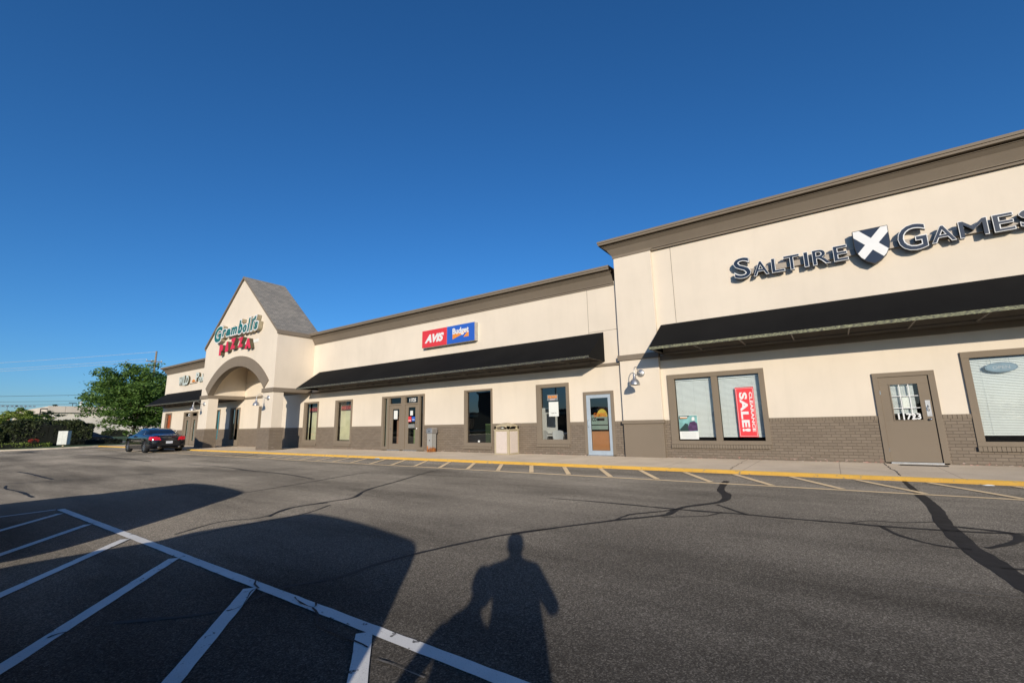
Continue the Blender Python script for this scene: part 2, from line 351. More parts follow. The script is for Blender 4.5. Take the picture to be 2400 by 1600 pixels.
def put_text(mb, txt, x0, x1, z0, z1, yb, yf, mi=0, offset=0, shear=0, space=1., grow=0, rot=False, ref=None, lines=1., align='LEFT'):
    """text filling a box on a wall that faces -y; grow widens the box for outline layers"""
    vs, fs = glyphs(txt, .5, offset, shear, space, lines, align)
    if rot: vs = [Vector((v.y, -v.x, v.z)) for v in vs]
    ax, bx = min(v.x for v in vs), max(v.x for v in vs); ay, by = min(v.y for v in vs), max(v.y for v in vs)
    x0 -= grow; x1 += grow; z0 -= grow; z1 += grow
    mb.add([(x0+(v.x-ax)/(bx-ax)*(x1-x0), yf+(0.5-v.z)*(yb-yf), z0+(v.y-ay)/(by-ay)*(z1-z0)) for v in vs], fs, mi)

def ground_z(y):
    if y > -3.38: return -.10
    return -.10+.025*(max(y, -22)+3.38)
# ------------------------------------------------------------------ ground
def sheet(name, poly, mat, dz=0., parent=None, kind='structure', label=None, sub=None):
    mb = MB(); mb.quadface([(x, y, ground_z(y)+dz) for x, y in poly]); o = mb.build(name, mat, parent, fix=False)
    if kind: o['kind'] = kind
    return o
mb = MB()
ys = [-900, -22, -3.38, -3.37, 900]
for a, b_ in zip(ys[:-1], ys[1:]): mb.quadface([(-900, a, ground_z(a)-.06), (900, a, ground_z(a)-.06), (900, b_, ground_z(b_)-.06), (-900, b_, ground_z(b_)-.06)])
tag(mb.build('ground', GRASS, fix=False), kind='structure')
mb = MB()
W0 = -49.6
for a, b_ in zip([-140, -22, -9.5], [-22, -9.5, -3.37]):
    xa = -53.2 if a < -9 else W0
    mb.quadface([(-53.2 if a < -9.4 else -53, a, ground_z(a)), (60, a, ground_z(a)), (60, b_, ground_z(b_)), (-53.2 if b_ < -9.4 else W0, b_, ground_z(b_))])
lot = tag(mb.build('parking_lot', ASPH, fix=False), kind='structure')
mb = MB()
mb.box(-50.4, 60, -3.26, 3.2, -.5, -.03); side = mb.build('sidewalk', CONC); side['kind'] = 'structure'
# slight fall of the pavement towards the kerb is inside the kerb's height
mb = MB()
prof = [(-3.26, -.4), (-3.39, -.4), (-3.385, -.07), (-3.36, -.040), (-3.31, -.029), (-3.26, -.0285)]
mb.prism(prof, -32.3, 60, axis='x'); mb.prism(prof, -50.4, -42.2, axis='x')
kerb = tag(mb.build('yellow_kerb', YELP), kind='structure')
mb = MB(); mb.prism([(-3.26, -.4), (-3.39, -.4), (-3.385, -.088), (-3.26, -.045)], -42.2, -32.3, axis='x')
tag(mb.build('ramp_kerb', CURBC), kind='structure')
# island with kerb at the west end of the lot
isl = [(-50.4, -3.39), (-50.3, -4.6), (-50.6, -6.2), (-51.6, -7.6), (-53.4, -8.9), (-54.2, -12), (-54.2, -60)]
mb = MB()
for k in range(len(isl)-1):
    (xa, ya), (xb, yb) = isl[k], isl[k+1]; za, zb = ground_z(ya), ground_z(yb)
    for (o0, o1, h0, h1, mi) in ((0, .0, -.3, .10, 0), (0, .16, .10, .10, 0)):
        mb.quadface([(xa-o0, ya, za+h0), (xb-o0, yb, zb+h0), (xb-o1, yb, zb+h1), (xa-o1, ya, za+h1)])
    mb.quadface([(xa-.16, ya, za+.10), (xb-.16, yb, zb+.10), (-60.5, yb, zb+.10), (-60.5, ya, za+.10)], 1)
tag(mb.build('island', [CURBC, GRASS], fix=False), kind='structure')
mb = MB(); mb.quadface([(-60.5, -3.39, -.01), (-50.4, -3.39, -.01), (-50.4, .5, -.03), (-60.5, .5, -.03)]); mb.quadface([(-60.5, .5, -.03), (-55, .5, -.03), (-55, .5, -.2), (-60.5, .5, -.2)])
tag(mb.build('planting_bed', GRASS, fix=False), kind='structure')
mb = MB(); mb.quadface([(-69, -100, -.08), (-60.6, -100, -.08), (-60.6, 90, -.08), (-69, 90, -.08)]); mb.quadface([(-60.6, .6, -.085), (-47.5, .6, -.085), (-47.5, 90, -.085), (-60.6, 90, -.085)])
tag(mb.build('driveway', ASPH, fix=False), kind='structure')
mb = MB(); mb.box(-70.6, -69, -100, 90, -.4, .02); tag(mb.build('path', CURBC), kind='structure')
mb = MB(); mb.quadface([(-74, -100, .16), (-70.6, -100, .02), (-70.6, 90, .02), (-74, 90, .16)]); mb.quadface([(-118, -100, .25), (-74, -100, .16), (-74, 90, .16), (-118, 90, .25)])
tag(mb.build('grass', GRASS, fix=False), kind='structure')

# markings (in world metres; each a sheet a few mm above the asphalt)
def strip(mb, a, b_, wd, dz=.005, mi=0, n=1):
    a = Vector(a); b_ = Vector(b_); d = (b_-a).normalized(); nn = Vector((-d.y, d.x))*wd/2
    L = []
    if n == 1: n = max(1, int((b_-a).length/.12))
    for k in range(n+1):
        p = a.lerp(b_, k/n); L.append((p-nn*(1+random.uniform(-.06, .06)), p+nn*(1+random.uniform(-.06, .06))))
    for k in range(n):
        q = [L[k][0], L[k+1][0], L[k+1][1], L[k][1]]; mb.quadface([(p.x, p.y, ground_z(p.y)+dz) for p in q], mi)
mb = MB(); strip(mb, (-11.93, -12.50), (6, -12.60), .105)
mb.build('head_stripe', WHITEP, lot, fix=False)
mb = MB(); strip(mb, (-11.96, -12.56), (-12.3, -18.5), .085); mb.build('stall_stripe', WHITEP, lot, fix=False)
ca = radians(-40)
for k, x in enumerate((-11.30, -9.57, -7.82, -6.17, -4.43, -2.82, -1.2, .45)):
    mb = MB(); y0 = -12.56-.06; strip(mb, (x, y0), (x+cos(ca)*7.5, y0+sin(ca)*7.5), .11, .009 if k else .009); mb.build('hatch_stripe', WHITEP, lot, fix=False)
# kerbside hatching
mb = MB(); strip(mb, (-50, -4.86), (20, -4.94), .10); mb.build('edge_stripe', TANP, lot, fix=False)
x = -8.6-24*1.075; k = 0
while x < 9:
    if not (-42.5 < x < -33.5):
        mb = MB(); strip(mb, (x-.86, -3.50), (x, -4.84), .11, .009); mb.build('kerb_hatch_stripe', TANP, lot, fix=False)
    x += 1.075
mb = MB(); strip(mb, (-49.5, -4.75), (-39, -4.56), .09, .012)
# tar snakes: polylines with widths
def ribbon(pts, wd, name='tar_seam', jit=.20, dz=.003, mat=TAR):
    if isinstance(wd, list) and max(wd) > .15: jit = .07
    P = [Vector(p) for p in pts]; Q = []; Wd = wd if isinstance(wd, list) else [wd]*len(P); WW = []
    for k in range(len(P)-1):
        p0 = P[max(k-1, 0)]; p1 = P[k]; p2 = P[k+1]; p3 = P[min(k+2, len(P)-1)]; m_ = max(2, int((p2-p1).length/.13))
        for t in range(m_):
            t /= m_; Q.append(.5*((2*p1)+(p2-p0)*t+(2*p0-5*p1+4*p2-p3)*t*t+(3*p1-p0-3*p2+p3)*t**3)); WW.append(Wd[k]*(1-t)+Wd[k+1]*t)
    Q.append(P[-1]); WW.append(Wd[-1]); mb = MB(); L = []
    for k, q in enumerate(Q):
        d = (Q[min(k+1, len(Q)-1)]-Q[max(k-1, 0)]).normalized(); nn = Vector((-d.y, d.x))*WW[k]/2*(1+random.uniform(-jit, jit)*1.6)
        q = q+Vector((-d.y, d.x))*random.uniform(-jit, jit)*WW[k]*.5; L.append((q-nn, q+nn))
    for k in range(len(L)-1):
        mb.quadface([(p.x, p.y, ground_z(p.y)+dz) for p in (L[k][0], L[k+1][0], L[k+1][1], L[k][1])])
    return mb.build(name, mat, lot, fix=False)
TARL=[([(-4.64,-13.51),(-4.23,-13.13),(-4.13,-12.87),(-4.2,-12.45),(-4.0,-12.06),(-3.96,-11.49),(-3.77,-10.77),(-3.43,-9.94),(-3.09,-9.5)],0.05),
([(-3.42,-10.0),(-3.1,-9.47),(-2.57,-8.72),(-2.1,-8.15),(-2.06,-7.98),(-2.0,-7.48),(-1.6,-6.82),(-1.63,-6.19),(-1.82,-5.66),(-1.92,-4.54)],[0.06,0.06,0.07,0.09,0.1,0.09,0.1,0.17,0.12,0.12]),
([(-4.25,-7.69),(-3.24,-7.65),(-2.05,-7.67),(-1.12,-7.62),(-0.56,-7.63),(0.04,-7.59),(0.33,-7.6),(0.92,-7.52),(1.34,-7.43),(1.56,-7.34)],[0.03,0.05,0.07,0.08,0.07,0.07,0.07,0.08,0.07,0.06]),
([(-2.58,-8.7),(-2.54,-8.33),(-2.18,-7.88),(-2.05,-7.64)],0.05),
([(-2.09,-8.26),(-1.57,-7.92),(-1.46,-7.59)],0.035),
([(-1.62,-7.07),(-1.22,-7.52),(-1.12,-7.62)],0.05),
([(0.96,-3.21),(0.98,-4.56),(1.01,-6.02),(0.95,-7.18),(0.97,-8.19),(1.02,-8.71),(1.09,-9.29),(1.14,-9.83)],[.05,.10,.16,.16,.17,.20,.18,.16]),
([(0.31,-7.57),(0.45,-8.0),(0.72,-8.29),(0.97,-8.33)],0.05),
([(1.03,-7.26),(1.22,-7.3),(1.45,-7.37),(1.48,-7.57),(1.37,-7.85),(1.1,-8.21)],[0.06,0.07,0.09,0.1,0.09,0.05]),
([(0.04,-7.55),(0.24,-7.32),(0.56,-7.28),(0.98,-7.0)],0.03),
([(1.04,-8.91),(1.19,-8.87),(1.41,-8.76)],0.05),
([(-10.6,-10.01),(-10.51,-9.8),(-10.57,-9.32),(-10.7,-8.21),(-10.94,-6.89),(-10.9,-6.45)],0.05),
([(-7.45,-10.94),(-7.84,-10.43),(-7.74,-9.68),(-7.69,-9.21),(-8.24,-8.47),(-8.69,-7.18),(-9.15,-5.96),(-9.28,-5.3)],[0.05,0.06,0.06,0.08,0.07,0.06,0.05,0.05]),
([(-7.52,-12.17),(-7.8,-11.47),(-7.51,-11.06),(-7.82,-10.31),(-7.67,-9.77)],0.04),
([(-7.17,-12.18),(-7.21,-11.5),(-7.12,-10.58),(-7.42,-9.89)],0.035),
([(-16.13,-7.64),(-13.54,-7.61),(-11.14,-7.95)],0.06),
([(-37.07,-7.36),(-32.91,-7.3),(-28.88,-7.39),(-24.17,-7.52)],0.08),
([(-20.25,-7.53),(-18.13,-7.37),(-14.83,-7.62)],0.06),
([(-19.61,-12.37),(-18.87,-11.62),(-18.32,-9.77),(-17.42,-9.43)],0.06),
([(-18.79,-12.35),(-17.75,-12.49),(-16.78,-12.43),(-15.98,-12.41),(-14.72,-12.45)],[.03,.05,.06,.08,.06]),
([(-24.6,-11.38),(-23.14,-11.31),(-20.62,-11.34),(-19.34,-11.34)],0.08),
]
for p_,w_ in TARL: ribbon(p_,w_)
CRK=[[(-4.822,-12.386),(-4.669,-12.447),(-4.492,-12.553),(-4.371,-12.58)],
[(-4.071,-12.965),(-4.076,-12.841),(-4.319,-12.674),(-4.36,-12.605),(-4.361,-12.574)],
[(-3.865,-12.526),(-3.702,-12.568),(-3.521,-12.566),(-3.591,-12.503)],
[(-3.53,-12.57),(-3.367,-12.621),(-3.227,-12.717),(-3.044,-12.732),(-2.783,-12.728),(-2.622,-12.737)],
[(-2.464,-12.805),(-2.29,-12.789),(-2.056,-12.786)],
[(-4.71,-13.855),(-4.736,-13.79),(-4.695,-13.724)],
[(-1.324,-11.588),(-1.324,-11.784),(-1.272,-11.944),(-1.213,-12.053),(-1.168,-12.257)],
[(0.466,-9.784),(0.689,-9.78),(0.988,-9.723)],
]
SANDM = plain('sandy_crack_fill', (.17, .15, .12), .95, var=.3, sc=20)
for k_, p_ in enumerate(CRK):
    if k_ != 6: ribbon(p_, .014 if k_ not in (4, 6, 7) else .010,'crack',.45,.012, TAR if k_ not in (4, 6, 7) else SANDM)
def side_crack(P,nm='pavement_crack'):
    mb = MB(); Q=[Vector(p) for p in P]; R=[]
    for k in range(len(Q)-1):
        for s in range(8): R.append(Q[k].lerp(Q[k+1],s/8)+Vector((random.uniform(-.02,.02),random.uniform(-.02,.02))))
    for k in range(len(R)-1):
        d=(R[k+1]-R[k]).normalized(); n_=Vector((-d.y,d.x))*random.uniform(.004,.011); z=-.0265
        mb.quadface([(*(R[k]-n_),z),(*(R[k+1]-n_),z),(*(R[k+1]+n_),z),(*(R[k]+n_),z)])
    mb.build(nm, TAR, side, fix=False)
side_crack([(0.919,-.05),(0.921,-1.536),(0.956,-2.451),(0.941,-3.25)]); side_crack([(-2.156,-.1),(-2.122,-1.727),(-2.117,-2.555),(-2.06,-3.25)])


# ------------------------------------------------------------------ building
B = thing('shopping_center', 'long cream stucco shopping strip with taupe brick base, dark cornice and shingled gable porch', 'building')
OPEN = dict(  # name: (x0,x1,z0,z1) of the hole
    w0=(-47.0, -45.7, .40, 2.56), dl=(-43.05, -40.4, -.03, 2.54), teal=(-37.3, -36.5, .40, 2.56), di=(-34.86, -33.45, -.03, 2.56), wp=(-30.8, -29.3, .40, 2.56),
    w1=(-25.42, -23.98, .40, 2.56), w2=(-22.32, -20.83, .40, 2.56), dd=(-18.37, -15.38, -.03, 2.56), w3=(-12.92, -11.43, .38, 2.56),
    w4=(-9.24, -7.86, .50, 2.56), d2=(-7.24, -6.13, -.03, 2.17), win2=(-4.22, -1.5, .42, 2.55), d3=(.96, 2.12, -.03, 2.19), win5=(2.67, 5.4, .42, 2.56))
def wall(name, mat, x0, x1, z0, z1, y, depth, parent=B):
    xs = sorted({x0, x1}|{v for o in OPEN.values() for v in o[:2] if x0 < v < x1}); zs = sorted({z0, z1}|{v for o in OPEN.values() for v in o[2:] if z0 < v < z1})
    mb = MB(); hole = lambda cx, cz: any(o[0] < cx < o[1] and o[2] < cz < o[3] for o in OPEN.values())
    for i in range(len(xs)-1):
        for j in range(len(zs)-1):
            a, b_, c, d = xs[i], xs[i+1], zs[j], zs[j+1]
            if not hole((a+b_)/2, (c+d)/2): mb.quadface([(a, y, c), (b_, y, c), (b_, y, d), (a, y, d)])
    for o in OPEN.values():
        if o[0] < x0-.01 or o[1] > x1+.01: continue
        zz0, zz1 = max(o[2], z0), min(o[3], z1)
        if zz0 >= zz1: continue
        for xx in o[:2]: mb.quadface([(xx, y, zz0), (xx, y+depth, zz0), (xx, y+depth, zz1), (xx, y, zz1)])
        if o[3] <= z1: mb.quadface([(o[0], y, o[3]), (o[1], y, o[3]), (o[1], y+depth, o[3]), (o[0], y+depth, o[3])])
        if o[2] >= z0: mb.quadface([(o[0], y, o[2]), (o[1], y, o[2]), (o[1], y+depth, o[2]), (o[0], y+depth, o[2])])
    mb.quadface([(x0, y, z0), (x0, y+.4, z0), (x0, y+.4, z1), (x0, y, z1)]); mb.quadface([(x1, y, z0), (x1, y+.4, z0), (x1, y+.4, z1), (x1, y, z1)])
    if z1 > 3: mb.quadface([(x0, y, z1), (x1, y, z1), (x1, y+.3, z1), (x0, y+.3, z1)])
    return mb.build(name, mat, parent, fix=False)
ZB = 1.135
wall('wall', CREAM, -47.85, -34.0, ZB, 6.1, 0, .20); wall('wall', CREAM, -34.0, -24.8, ZB, 6.1, 0, .20); wall('wall', CREAM, -24.8, -5.74, ZB, 6.1, 0, .20); wall('wall', CREAM, -5.70, 16, ZB, 7.1, 0.001, .20)
wall('brick_wainscot', BRICK, -47.87, -34.0, -.1, ZB, -.02, .2); wall('brick_wainscot', BRICK, -34.0, -24.8, -.1, ZB, -.021, .2); wall('brick_wainscot', BRICK, -24.8, -5.74, -.1, ZB, -.02, .2); wall('brick_wainscot', BRICK, -5.70, 16, -.1, ZB, -.021, .2)
# back and sides of the building
mb = MB(); mb.box(-47.8, -5.75, 15.8, 16, -.2, 6.0); mb.box(-47.83, -47.65, .41, 15.8, -.2, 6.08); mb.box(-5.75, 16, 15.8, 16, -.2, 7.0); mb.box(-5.69, -5.5, .42, 15.8, 5.0, 7.1); mb.box(15.8, 16, .42, 15.8, -.2, 7.1); mb.build('rear_wall', CREAM, B)
mb = MB(); mb.box(-47.6, -5.8, .45, 15.7, 5.3, 5.4); mb.box(-5.4, 15.7, .45, 15.7, 6.3, 6.4); mb.build('flat_roof', UNDER, B)
# expansion joints in the stucco (thin raised beads)
mb = MB()
for b_ in ((-3.806, -3.794, 4.26, 6.86), (-6.936, -6.924, 3.2, 5.95), (-6.92, -5.75, 4.33, 4.342), (-33, -26, 4.25, 4.262)): mb = MB(); mb.box(b_[0], b_[1], -.004, -.001, b_[2], b_[3]); mb.build('stucco_joint', CORN, B)
# soldier course on top of the brick
def course(x0, x1, y, z0, z1, name='soldier_course', wd=.073, parent=B, mat=None):
    mb = MB(); n_ = int((x1-x0)/wd)
    for k in range(n_):
        a = x0+k*(x1-x0)/n_; mb.box(a+.004, a+(x1-x0)/n_-.004, y-.012+random.uniform(-.002, .002), y-.0005, z0+.002, z1)
    return mb.build(name, TAUPE, parent)
xs = [(-5.68+1.26, -4.25), (-1.47, .94), (2.15, 2.65), (-7.83, -7.28), (-6.1, -5.75), (-11.4, -9.27), (-15.35, -12.95), (-20.8, -18.4), (-23.95, -22.35)]
for a, b_ in xs: course(a, b_, -.021, 1.035, 1.137)
for a, b_ in ((-47.89, -47.05), (-45.65, -43.1), (-36.4, -34.95), (-33.4, -30.9)): mb = MB(); mb.box(a, b_, -.035, -.0215, 1.05, 1.14); mb.build('wainscot_cap', TAUPE, B)
# pilaster
mb = MB(); mb.box(-5.76, -4.43, -.15, -.022, 1.15, 6.9); mb.build('pilaster', CREAM, B, .01)
mb = MB(); mb.box(-5.755, -4.435, -.155, -.022, -.1, 1.04); mb.build('pilaster_base', TAUPE, B, .01)
mb = MB(); mb.box(-5.80, -4.39, -.20, -.023, 1.04, 1.15); mb.build('pilaster_cap', TAUPE, B, .012)
# trim bands
for b_ in ((-5.81, -4.40, -.21, 3.165, 3.345), (-4.40, 16, -.06, 3.06, 3.22), (-24.72, -5.81, -.06, 3.055, 3.15), (-47.9, -34.1, -.06, 3.055, 3.15), (-32.9, -26.0, -.06, 3.11, 3.26)): mb = MB(); mb.box(b_[0], b_[1], b_[2], -.002, b_[3], b_[4]); mb.build('trim_band', CORN, B, .006)
# cornices
def cornice(x0, x1, zb, y0=0., left=False, right=False):
    pr = [(.0, .0), (-.035, .0), (-.035, .055), (-.02, .056), (-.02, .072), (-.055, .073), (-.06, .10), (-.10, .17), (-.20, .33), (-.31, .42), (-.34, .43), (-.34, .44), (-.22, .445), (-.22, .485), (-.43, .486), (-.43, .545), (-.422, .547), (-.422, .553), (-.45, .555), (-.45, .63), (.0, .63)]
    mb = MB(); n_ = len(pr)
    L = [(x0+(p[0] if left else 0), y0+p[0], zb+p[1]) for p in pr]; R = [(x1-(p[0] if right else 0), y0+p[0], zb+p[1]) for p in pr]
    for k in range(n_-1): mb.quadface([L[k], R[k], R[k+1], L[k+1]])
    if left:
        Bk = [(x0+p[0], y0+6, zb+p[1]) for p in pr]
        for k in range(n_-1): mb.quadface([Bk[k], L[k], L[k+1], Bk[k+1]])
    mb.quadface([(x0, y0, zb+.63), (x1, y0, zb+.63), (x1, y0+.35, zb+.63), (x0, y0+.35, zb+.63)]); mb.quadface([(x0, y0+.35, zb+.63), (x1, y0+.35, zb+.63), (x1, y0+.35, zb-.6), (x0, y0+.35, zb-.6)])
    return mb.build('cornice', CORN, B, fix=True)
cornice(-24.78, -5.85, 5.95); cornice(-47.85, -34.05, 5.95, left=True); cornice(-5.76, 16, 6.87, -.05, left=True)
mb = MB(); mb.box(-5.79, -4.39, -.175, -.086, 6.865, 6.955); mb.build('cornice_return', CORN, B)

# awnings
def awning(x0, x1, zt, zb, d, lip, rib_step, label):
    mb = MB(); zf = zb+.075
    mb.quadface([(x0, -.004, zt), (x1, -.004, zt), (x1, -d, zf), (x0, -d, zf)], 0)
    for x in (x0, x1): mb.quadface([(x, -.004, zt), (x, -d, zf), (x, -d, zb+.01), (x, -.004, zb+.01)], 0)
    sol = mb.build('awning', [FABRIC], B, fix=False); sol['label'] = label
    md = sol.modifiers.new('s', 'SOLIDIFY'); md.thickness = .012; md.offset = -1
    mb = MB(); mb.box(x0-.01, x1+.01, -d-.018, -d-.0, zb, zf+.004); mb.build('awning_edge', lip, sol)
    mb = MB(); mb.quadface([(x0+.05, -.03, zt-.09), (x1-.05, -.03, zt-.09), (x1-.05, -d+.05, zf-.02), (x0+.05, -d+.05, zf-.02)]); mb.build('liner', UNDER, sol, fix=False)
    n_ = int((x1-x0)/rib_step)
    for k in range(n_+1):
        x = x0+.04+(x1-x0-.08)*k/n_; mb = MB()
        mb.box(x-.014, x+.014, -d+.003, -.07, zb+.012, zb+.04); mb.tube([(x, -d+.03, zf-.02), (x, -.08, zt-.12)], .012, 6); mb.build('rib', RIB, sol)
    mb = MB(); mb.box(x0+.06, x1-.06, -d+.02, -d+.05, zb+.042, zb+.065); mb.box(x0+.06, x1-.06, -.10, -.065, zb+.044, zb+.08); mb.build('rail', RIB, sol)
    return sol
awning(-4.30, 14, 4.24, 3.24, 1.40, MOSS, 1.22, 'black awning with mossy front edge under the game shop sign')
AWL = awning(-24.10, -6.36, 4.275, 3.21, 1.33, MOSSL, 1.22, 'long black awning below the red and blue sign')
awning(-47.40, -34.12, 4.23, 3.14, 1.40, MOSSL, 1.22, 'black awning on the far wing beyond the porch')

SEAM = plain('awning_seam', (.022, .022, .021), .9)
for x in (-15.95, -15.20, -10.4):
    mb = MB(); mb.quadface([(x, -.005, 4.282), (x+.03, -.005, 4.282), (x+.03, -1.335, 3.292), (x, -1.335, 3.292)]); mb.build('seam', SEAM, AWL, fix=False)
# windows and doors ------------------------------------------------
def frame_mb(mb, ox, oz, gx, gz, yf=-.045, yb=.07, mi=0):
    (a, b_), (c, d), (e, f), (g, h) = ox, oz, gx, gz
    mb.box(a, b_, yf, yb, h, d, mi); mb.box(a, b_, yf, yb, c, g, mi); mb.box(a, e, yf, yb, g, h, mi); mb.box(f, b_, yf, yb, g, h, mi)
def window(ox, oz, gx, gz, mull=(), blind=None, gl=GLASS, label=None, sill=True, matf=TAUPE):
    mb = MB(); frame_mb(mb, ox, oz, gx, gz); fr = mb.build('window', matf, B, .004)
    if label: fr['label'] = label
    for a, b_ in mull: mb = MB(); mb.box(a, b_, -.035, .07, gz[0], gz[1]); mb.build('mullion', matf, fr, .004)
    xs = [gx[0]]+[v for m_ in mull for v in m_]+[gx[1]]
    for k in range(0, len(xs), 2):
        mb = MB(); mb.quadface([(xs[k], .05, gz[0]), (xs[k+1], .05, gz[0]), (xs[k+1], .05, gz[1]), (xs[k], .05, gz[1])]); mb.build('pane', gl, fr, fix=False)
    if sill:
        s_ = course(ox[0]+.03 if ox[0] < -13 else ox[0]-.01, ox[1]-.03, -.035, oz[0]-.11, oz[0]-.005, 'brick_sill', parent=fr)
        for v in s_.data.vertices:
            if v.co.y < -.04: v.co.y -= .03
    return fr
def blinds(fr, x0, x1, z0, z1, y=.12, pitch_=.036):
    mb = MB(); n_ = int((z1-z0)/pitch_)
    for k in range(n_):
        z = z0+k*pitch_; mb.quadface([(x0, y+.012, z+pitch_*.86), (x1, y+.012, z+pitch_*.86), (x1, y-.012, z), (x0, y-.012, z)])
    mb.box(x0, x1, y-.015, y+.015, z1, z1+.035); mb.box(x0, x1, y-.012, y+.012, z0-.02, z0-.004)
    for x in [x0+.18+(x1-x0-.36)*t for t in (0, .5, 1)]: mb.box(x-.0015, x+.0015, y-.016, y-.013, z0, z1)
    mb.build('blind', BLIND, fr, fix=False)
Lg, Lb = 'PASTA', 'PIZZA'
f2 = window((-4.24, -1.48), (.385, 2.57), (-4.03, -1.62), (.50, 2.43), [(-2.92, -2.745)], label='wide two pane window with white blinds')
blinds(f2, -4.02, -2.93, .62, 2.36); blinds(f2, -2.735, -1.63, .62, 2.36)
f5 = window((2.65, 5.42), (.40, 2.578), (2.79, 5.25), (.505, 2.43), label='window with white blinds at the right edge'); blinds(f5, 2.80, 5.24, .66, 2.36)
f4 = window((-9.26, -7.84), (.35, 2.58), (-9.07, -7.96), (.515, 2.44), gl=GLASSR, label='tall window with chairs inside')
f3 = window((-12.94, -11.41), (.22, 2.58), (-12.80, -11.48), (.37, 2.50), gl=GLASSD, label='tall dark window beside the litter bin')
f2b = window((-22.34, -20.81), (.24, 2.573), (-22.14, -20.92), (.40, 2.47), gl=GLASS, label='window with green shade and pizza neon')
f1 = window((-25.45, -23.96), (.24, 2.595), (-25.23, -24.05), (.43, 2.49), label='window with green shade and pasta neon')
fp = window((-30.83, -29.28), (.30, 2.58), (-30.66, -29.45), (.43, 2.48))
ft = window((-37.29, -36.50), (.30, 2.575), (-37.18, -36.56), (.43, 2.48), sill=False)
f0 = window((-47.04, -45.66), (.30, 2.59), (-46.85, -45.75), (.43, 2.48), label='window filled with an orange poster', sill=False)
def panel(name, mat, x0, x1, y, z0, z1, parent=None, t=.006, bevel=0):
    mb = MB(); mb.box(x0, x1, y-t, y, z0, z1); return mb.build(name, mat, parent, bevel)
panel('film', TEAL, -37.17, -36.57, .14, .44, 2.46, ft); panel('film', OPOST, -46.84, -45.76, .14, .44, 2.46, f0)
for fr, x0, x1 in ((f1, -25.12, -24.07), (f2b, -22.02, -20.95), (fp, -30.6, -29.5)): panel('roller_shade', SHADE, x0, x1, .13, .44, 2.30, fr)
def neon(x0, x1, z0, z1, y, word, label):
    mb = MB(); mb.box(x0, x1, y-.03, y, z0, z1, 1); put_text(mb, word, x0+.05, x1-.05, z0+.05, z1-.05, y-.03, y-.05, 0, .03)
    mb.box(x0, x1, y-.034, y-.004, z1, z1+.02, 2); mb.box(x0, x1, y-.034, y-.004, z0-.02, z0, 2)
    return tag(mb.build('neon_sign', [plain('dull_red_tube', (.50, .09, .08), .4), plain('maroon_sign_back', (.17, .05, .04), .7), BLACK]), label, 'sign', 'unlit food signs in the restaurant windows')
neon(-25.03, -24.08, 2.02, 2.27, .118, 'PASTA', 'dull red PASTA sign hanging in the window next to the porch'); neon(-21.95, -20.96, 2.02, 2.27, .118, 'PIZZA', 'dull red PIZZA sign hanging in the second green shaded window')
# door helpers
def glazed_leaf(x0, x1, z0, z1, gx, gz, mat, y=-.0, t=.05, parent=B, gl=GLASS, name='door'):
    mb = MB(); frame_mb(mb, (x0, x1), (z0, z1), gx, gz, y, y+t); d = mb.build(name, mat, parent, .003)
    mb = MB(); mb.quadface([(gx[0], y+t*.5, gz[0]), (gx[1], y+t*.5, gz[0]), (gx[1], y+t*.5, gz[1]), (gx[0], y+t*.5, gz[1])]); mb.build('pane', gl, d, fix=False)
    return d
# double door unit of number 11725
mb = MB(); zt = 2.572
mb.box(-18.385, -15.37, -.045, .08, 2.47, zt); mb.box(-18.385, -18.24, -.045, .08, .0, 2.47); mb.box(-15.455, -15.37, -.045, .08, .0, 2.47)
for a, b_ in ((-18.0, -17.84), (-16.975, -16.69), (-15.81, -15.69)): mb.box(a, b_, -.04, .08, .0, 2.47)
for a, b_ in ((-17.84, -16.975), (-16.69, -15.81)): mb.box(a, b_, -.038, .08, 2.12, 2.19)
for a, b_ in ((-18.24, -18.0), (-15.69, -15.455)): mb.box(a, b_, -.04, .08, .0, .15)
ddf = mb.build('door_frame', TAUPE, B, .004)
for a, b_, c, d in ((-18.24, -18.0, .15, 2.47), (-15.69, -15.455, .15, 2.47), (-17.84, -16.975, 2.19, 2.47), (-16.69, -15.81, 2.19, 2.47)):
    mb = MB(); mb.quadface([(a, .05, c), (b_, .05, c), (b_, .05, d), (a, .05, d)]); mb.build('pane', GLASS, ddf, fix=False)
dA = glazed_leaf(-17.835, -16.98, .01, 2.115, (-17.60, -17.13), (.29, 1.93), TAUPE); dB = glazed_leaf(-16.685, -15.815, .01, 2.115, (-16.49, -16.0), (.30, 1.98), TAUPE)
def lever(x, z, y, parent, s=1, name='handle'):
    mb = MB(); mb.lathe([(.0, -.012), (.028, -.012), (.03, 0)], (x, y, z), 12, axis='y'); mb.tube([(x, y-.01, z), (x, y-.05, z), (x+s*.11, y-.055, z)], .009, 6); mb.build(name, CHROME, parent)
    mb = MB(); mb.lathe([(0, -.02), (.02, -.02), (.022, 0)], (x, y, z+.24), 10, axis='y'); return mb.build('deadbolt', CHROME, parent)
lever(-17.74, 1.0, -.0, dA, 1); lever(-15.90, 1.0, -.0, dB, -1)
panel('threshold', GALV, -17.83, -16.98, -.01, -.03, .008, ddf, .1); panel('threshold', GALV, -16.69, -15.81, -.01, -.03, .008, ddf, .1)
panel('brown_board', plain('brown_board', (.33, .19, .12), .7), -17.50, -17.0, .22, .2, 1.55, dA); panel('green_board', GREENCAB, -16.40, -15.9, .30, .2, .95, dB)
mb = MB(); put_text(mb, '11725', -16.46, -16.02, 2.235, 2.41, .046, .040, 0, .03); tag(mb.build('number', WHITE, ddf), 'white numerals 11725 on the transom')
panel('curtain_strip', plain('pale_green_curtain', (.42, .52, .40), .8), -18.2, -18.06, .12, .16, 2.44, ddf)
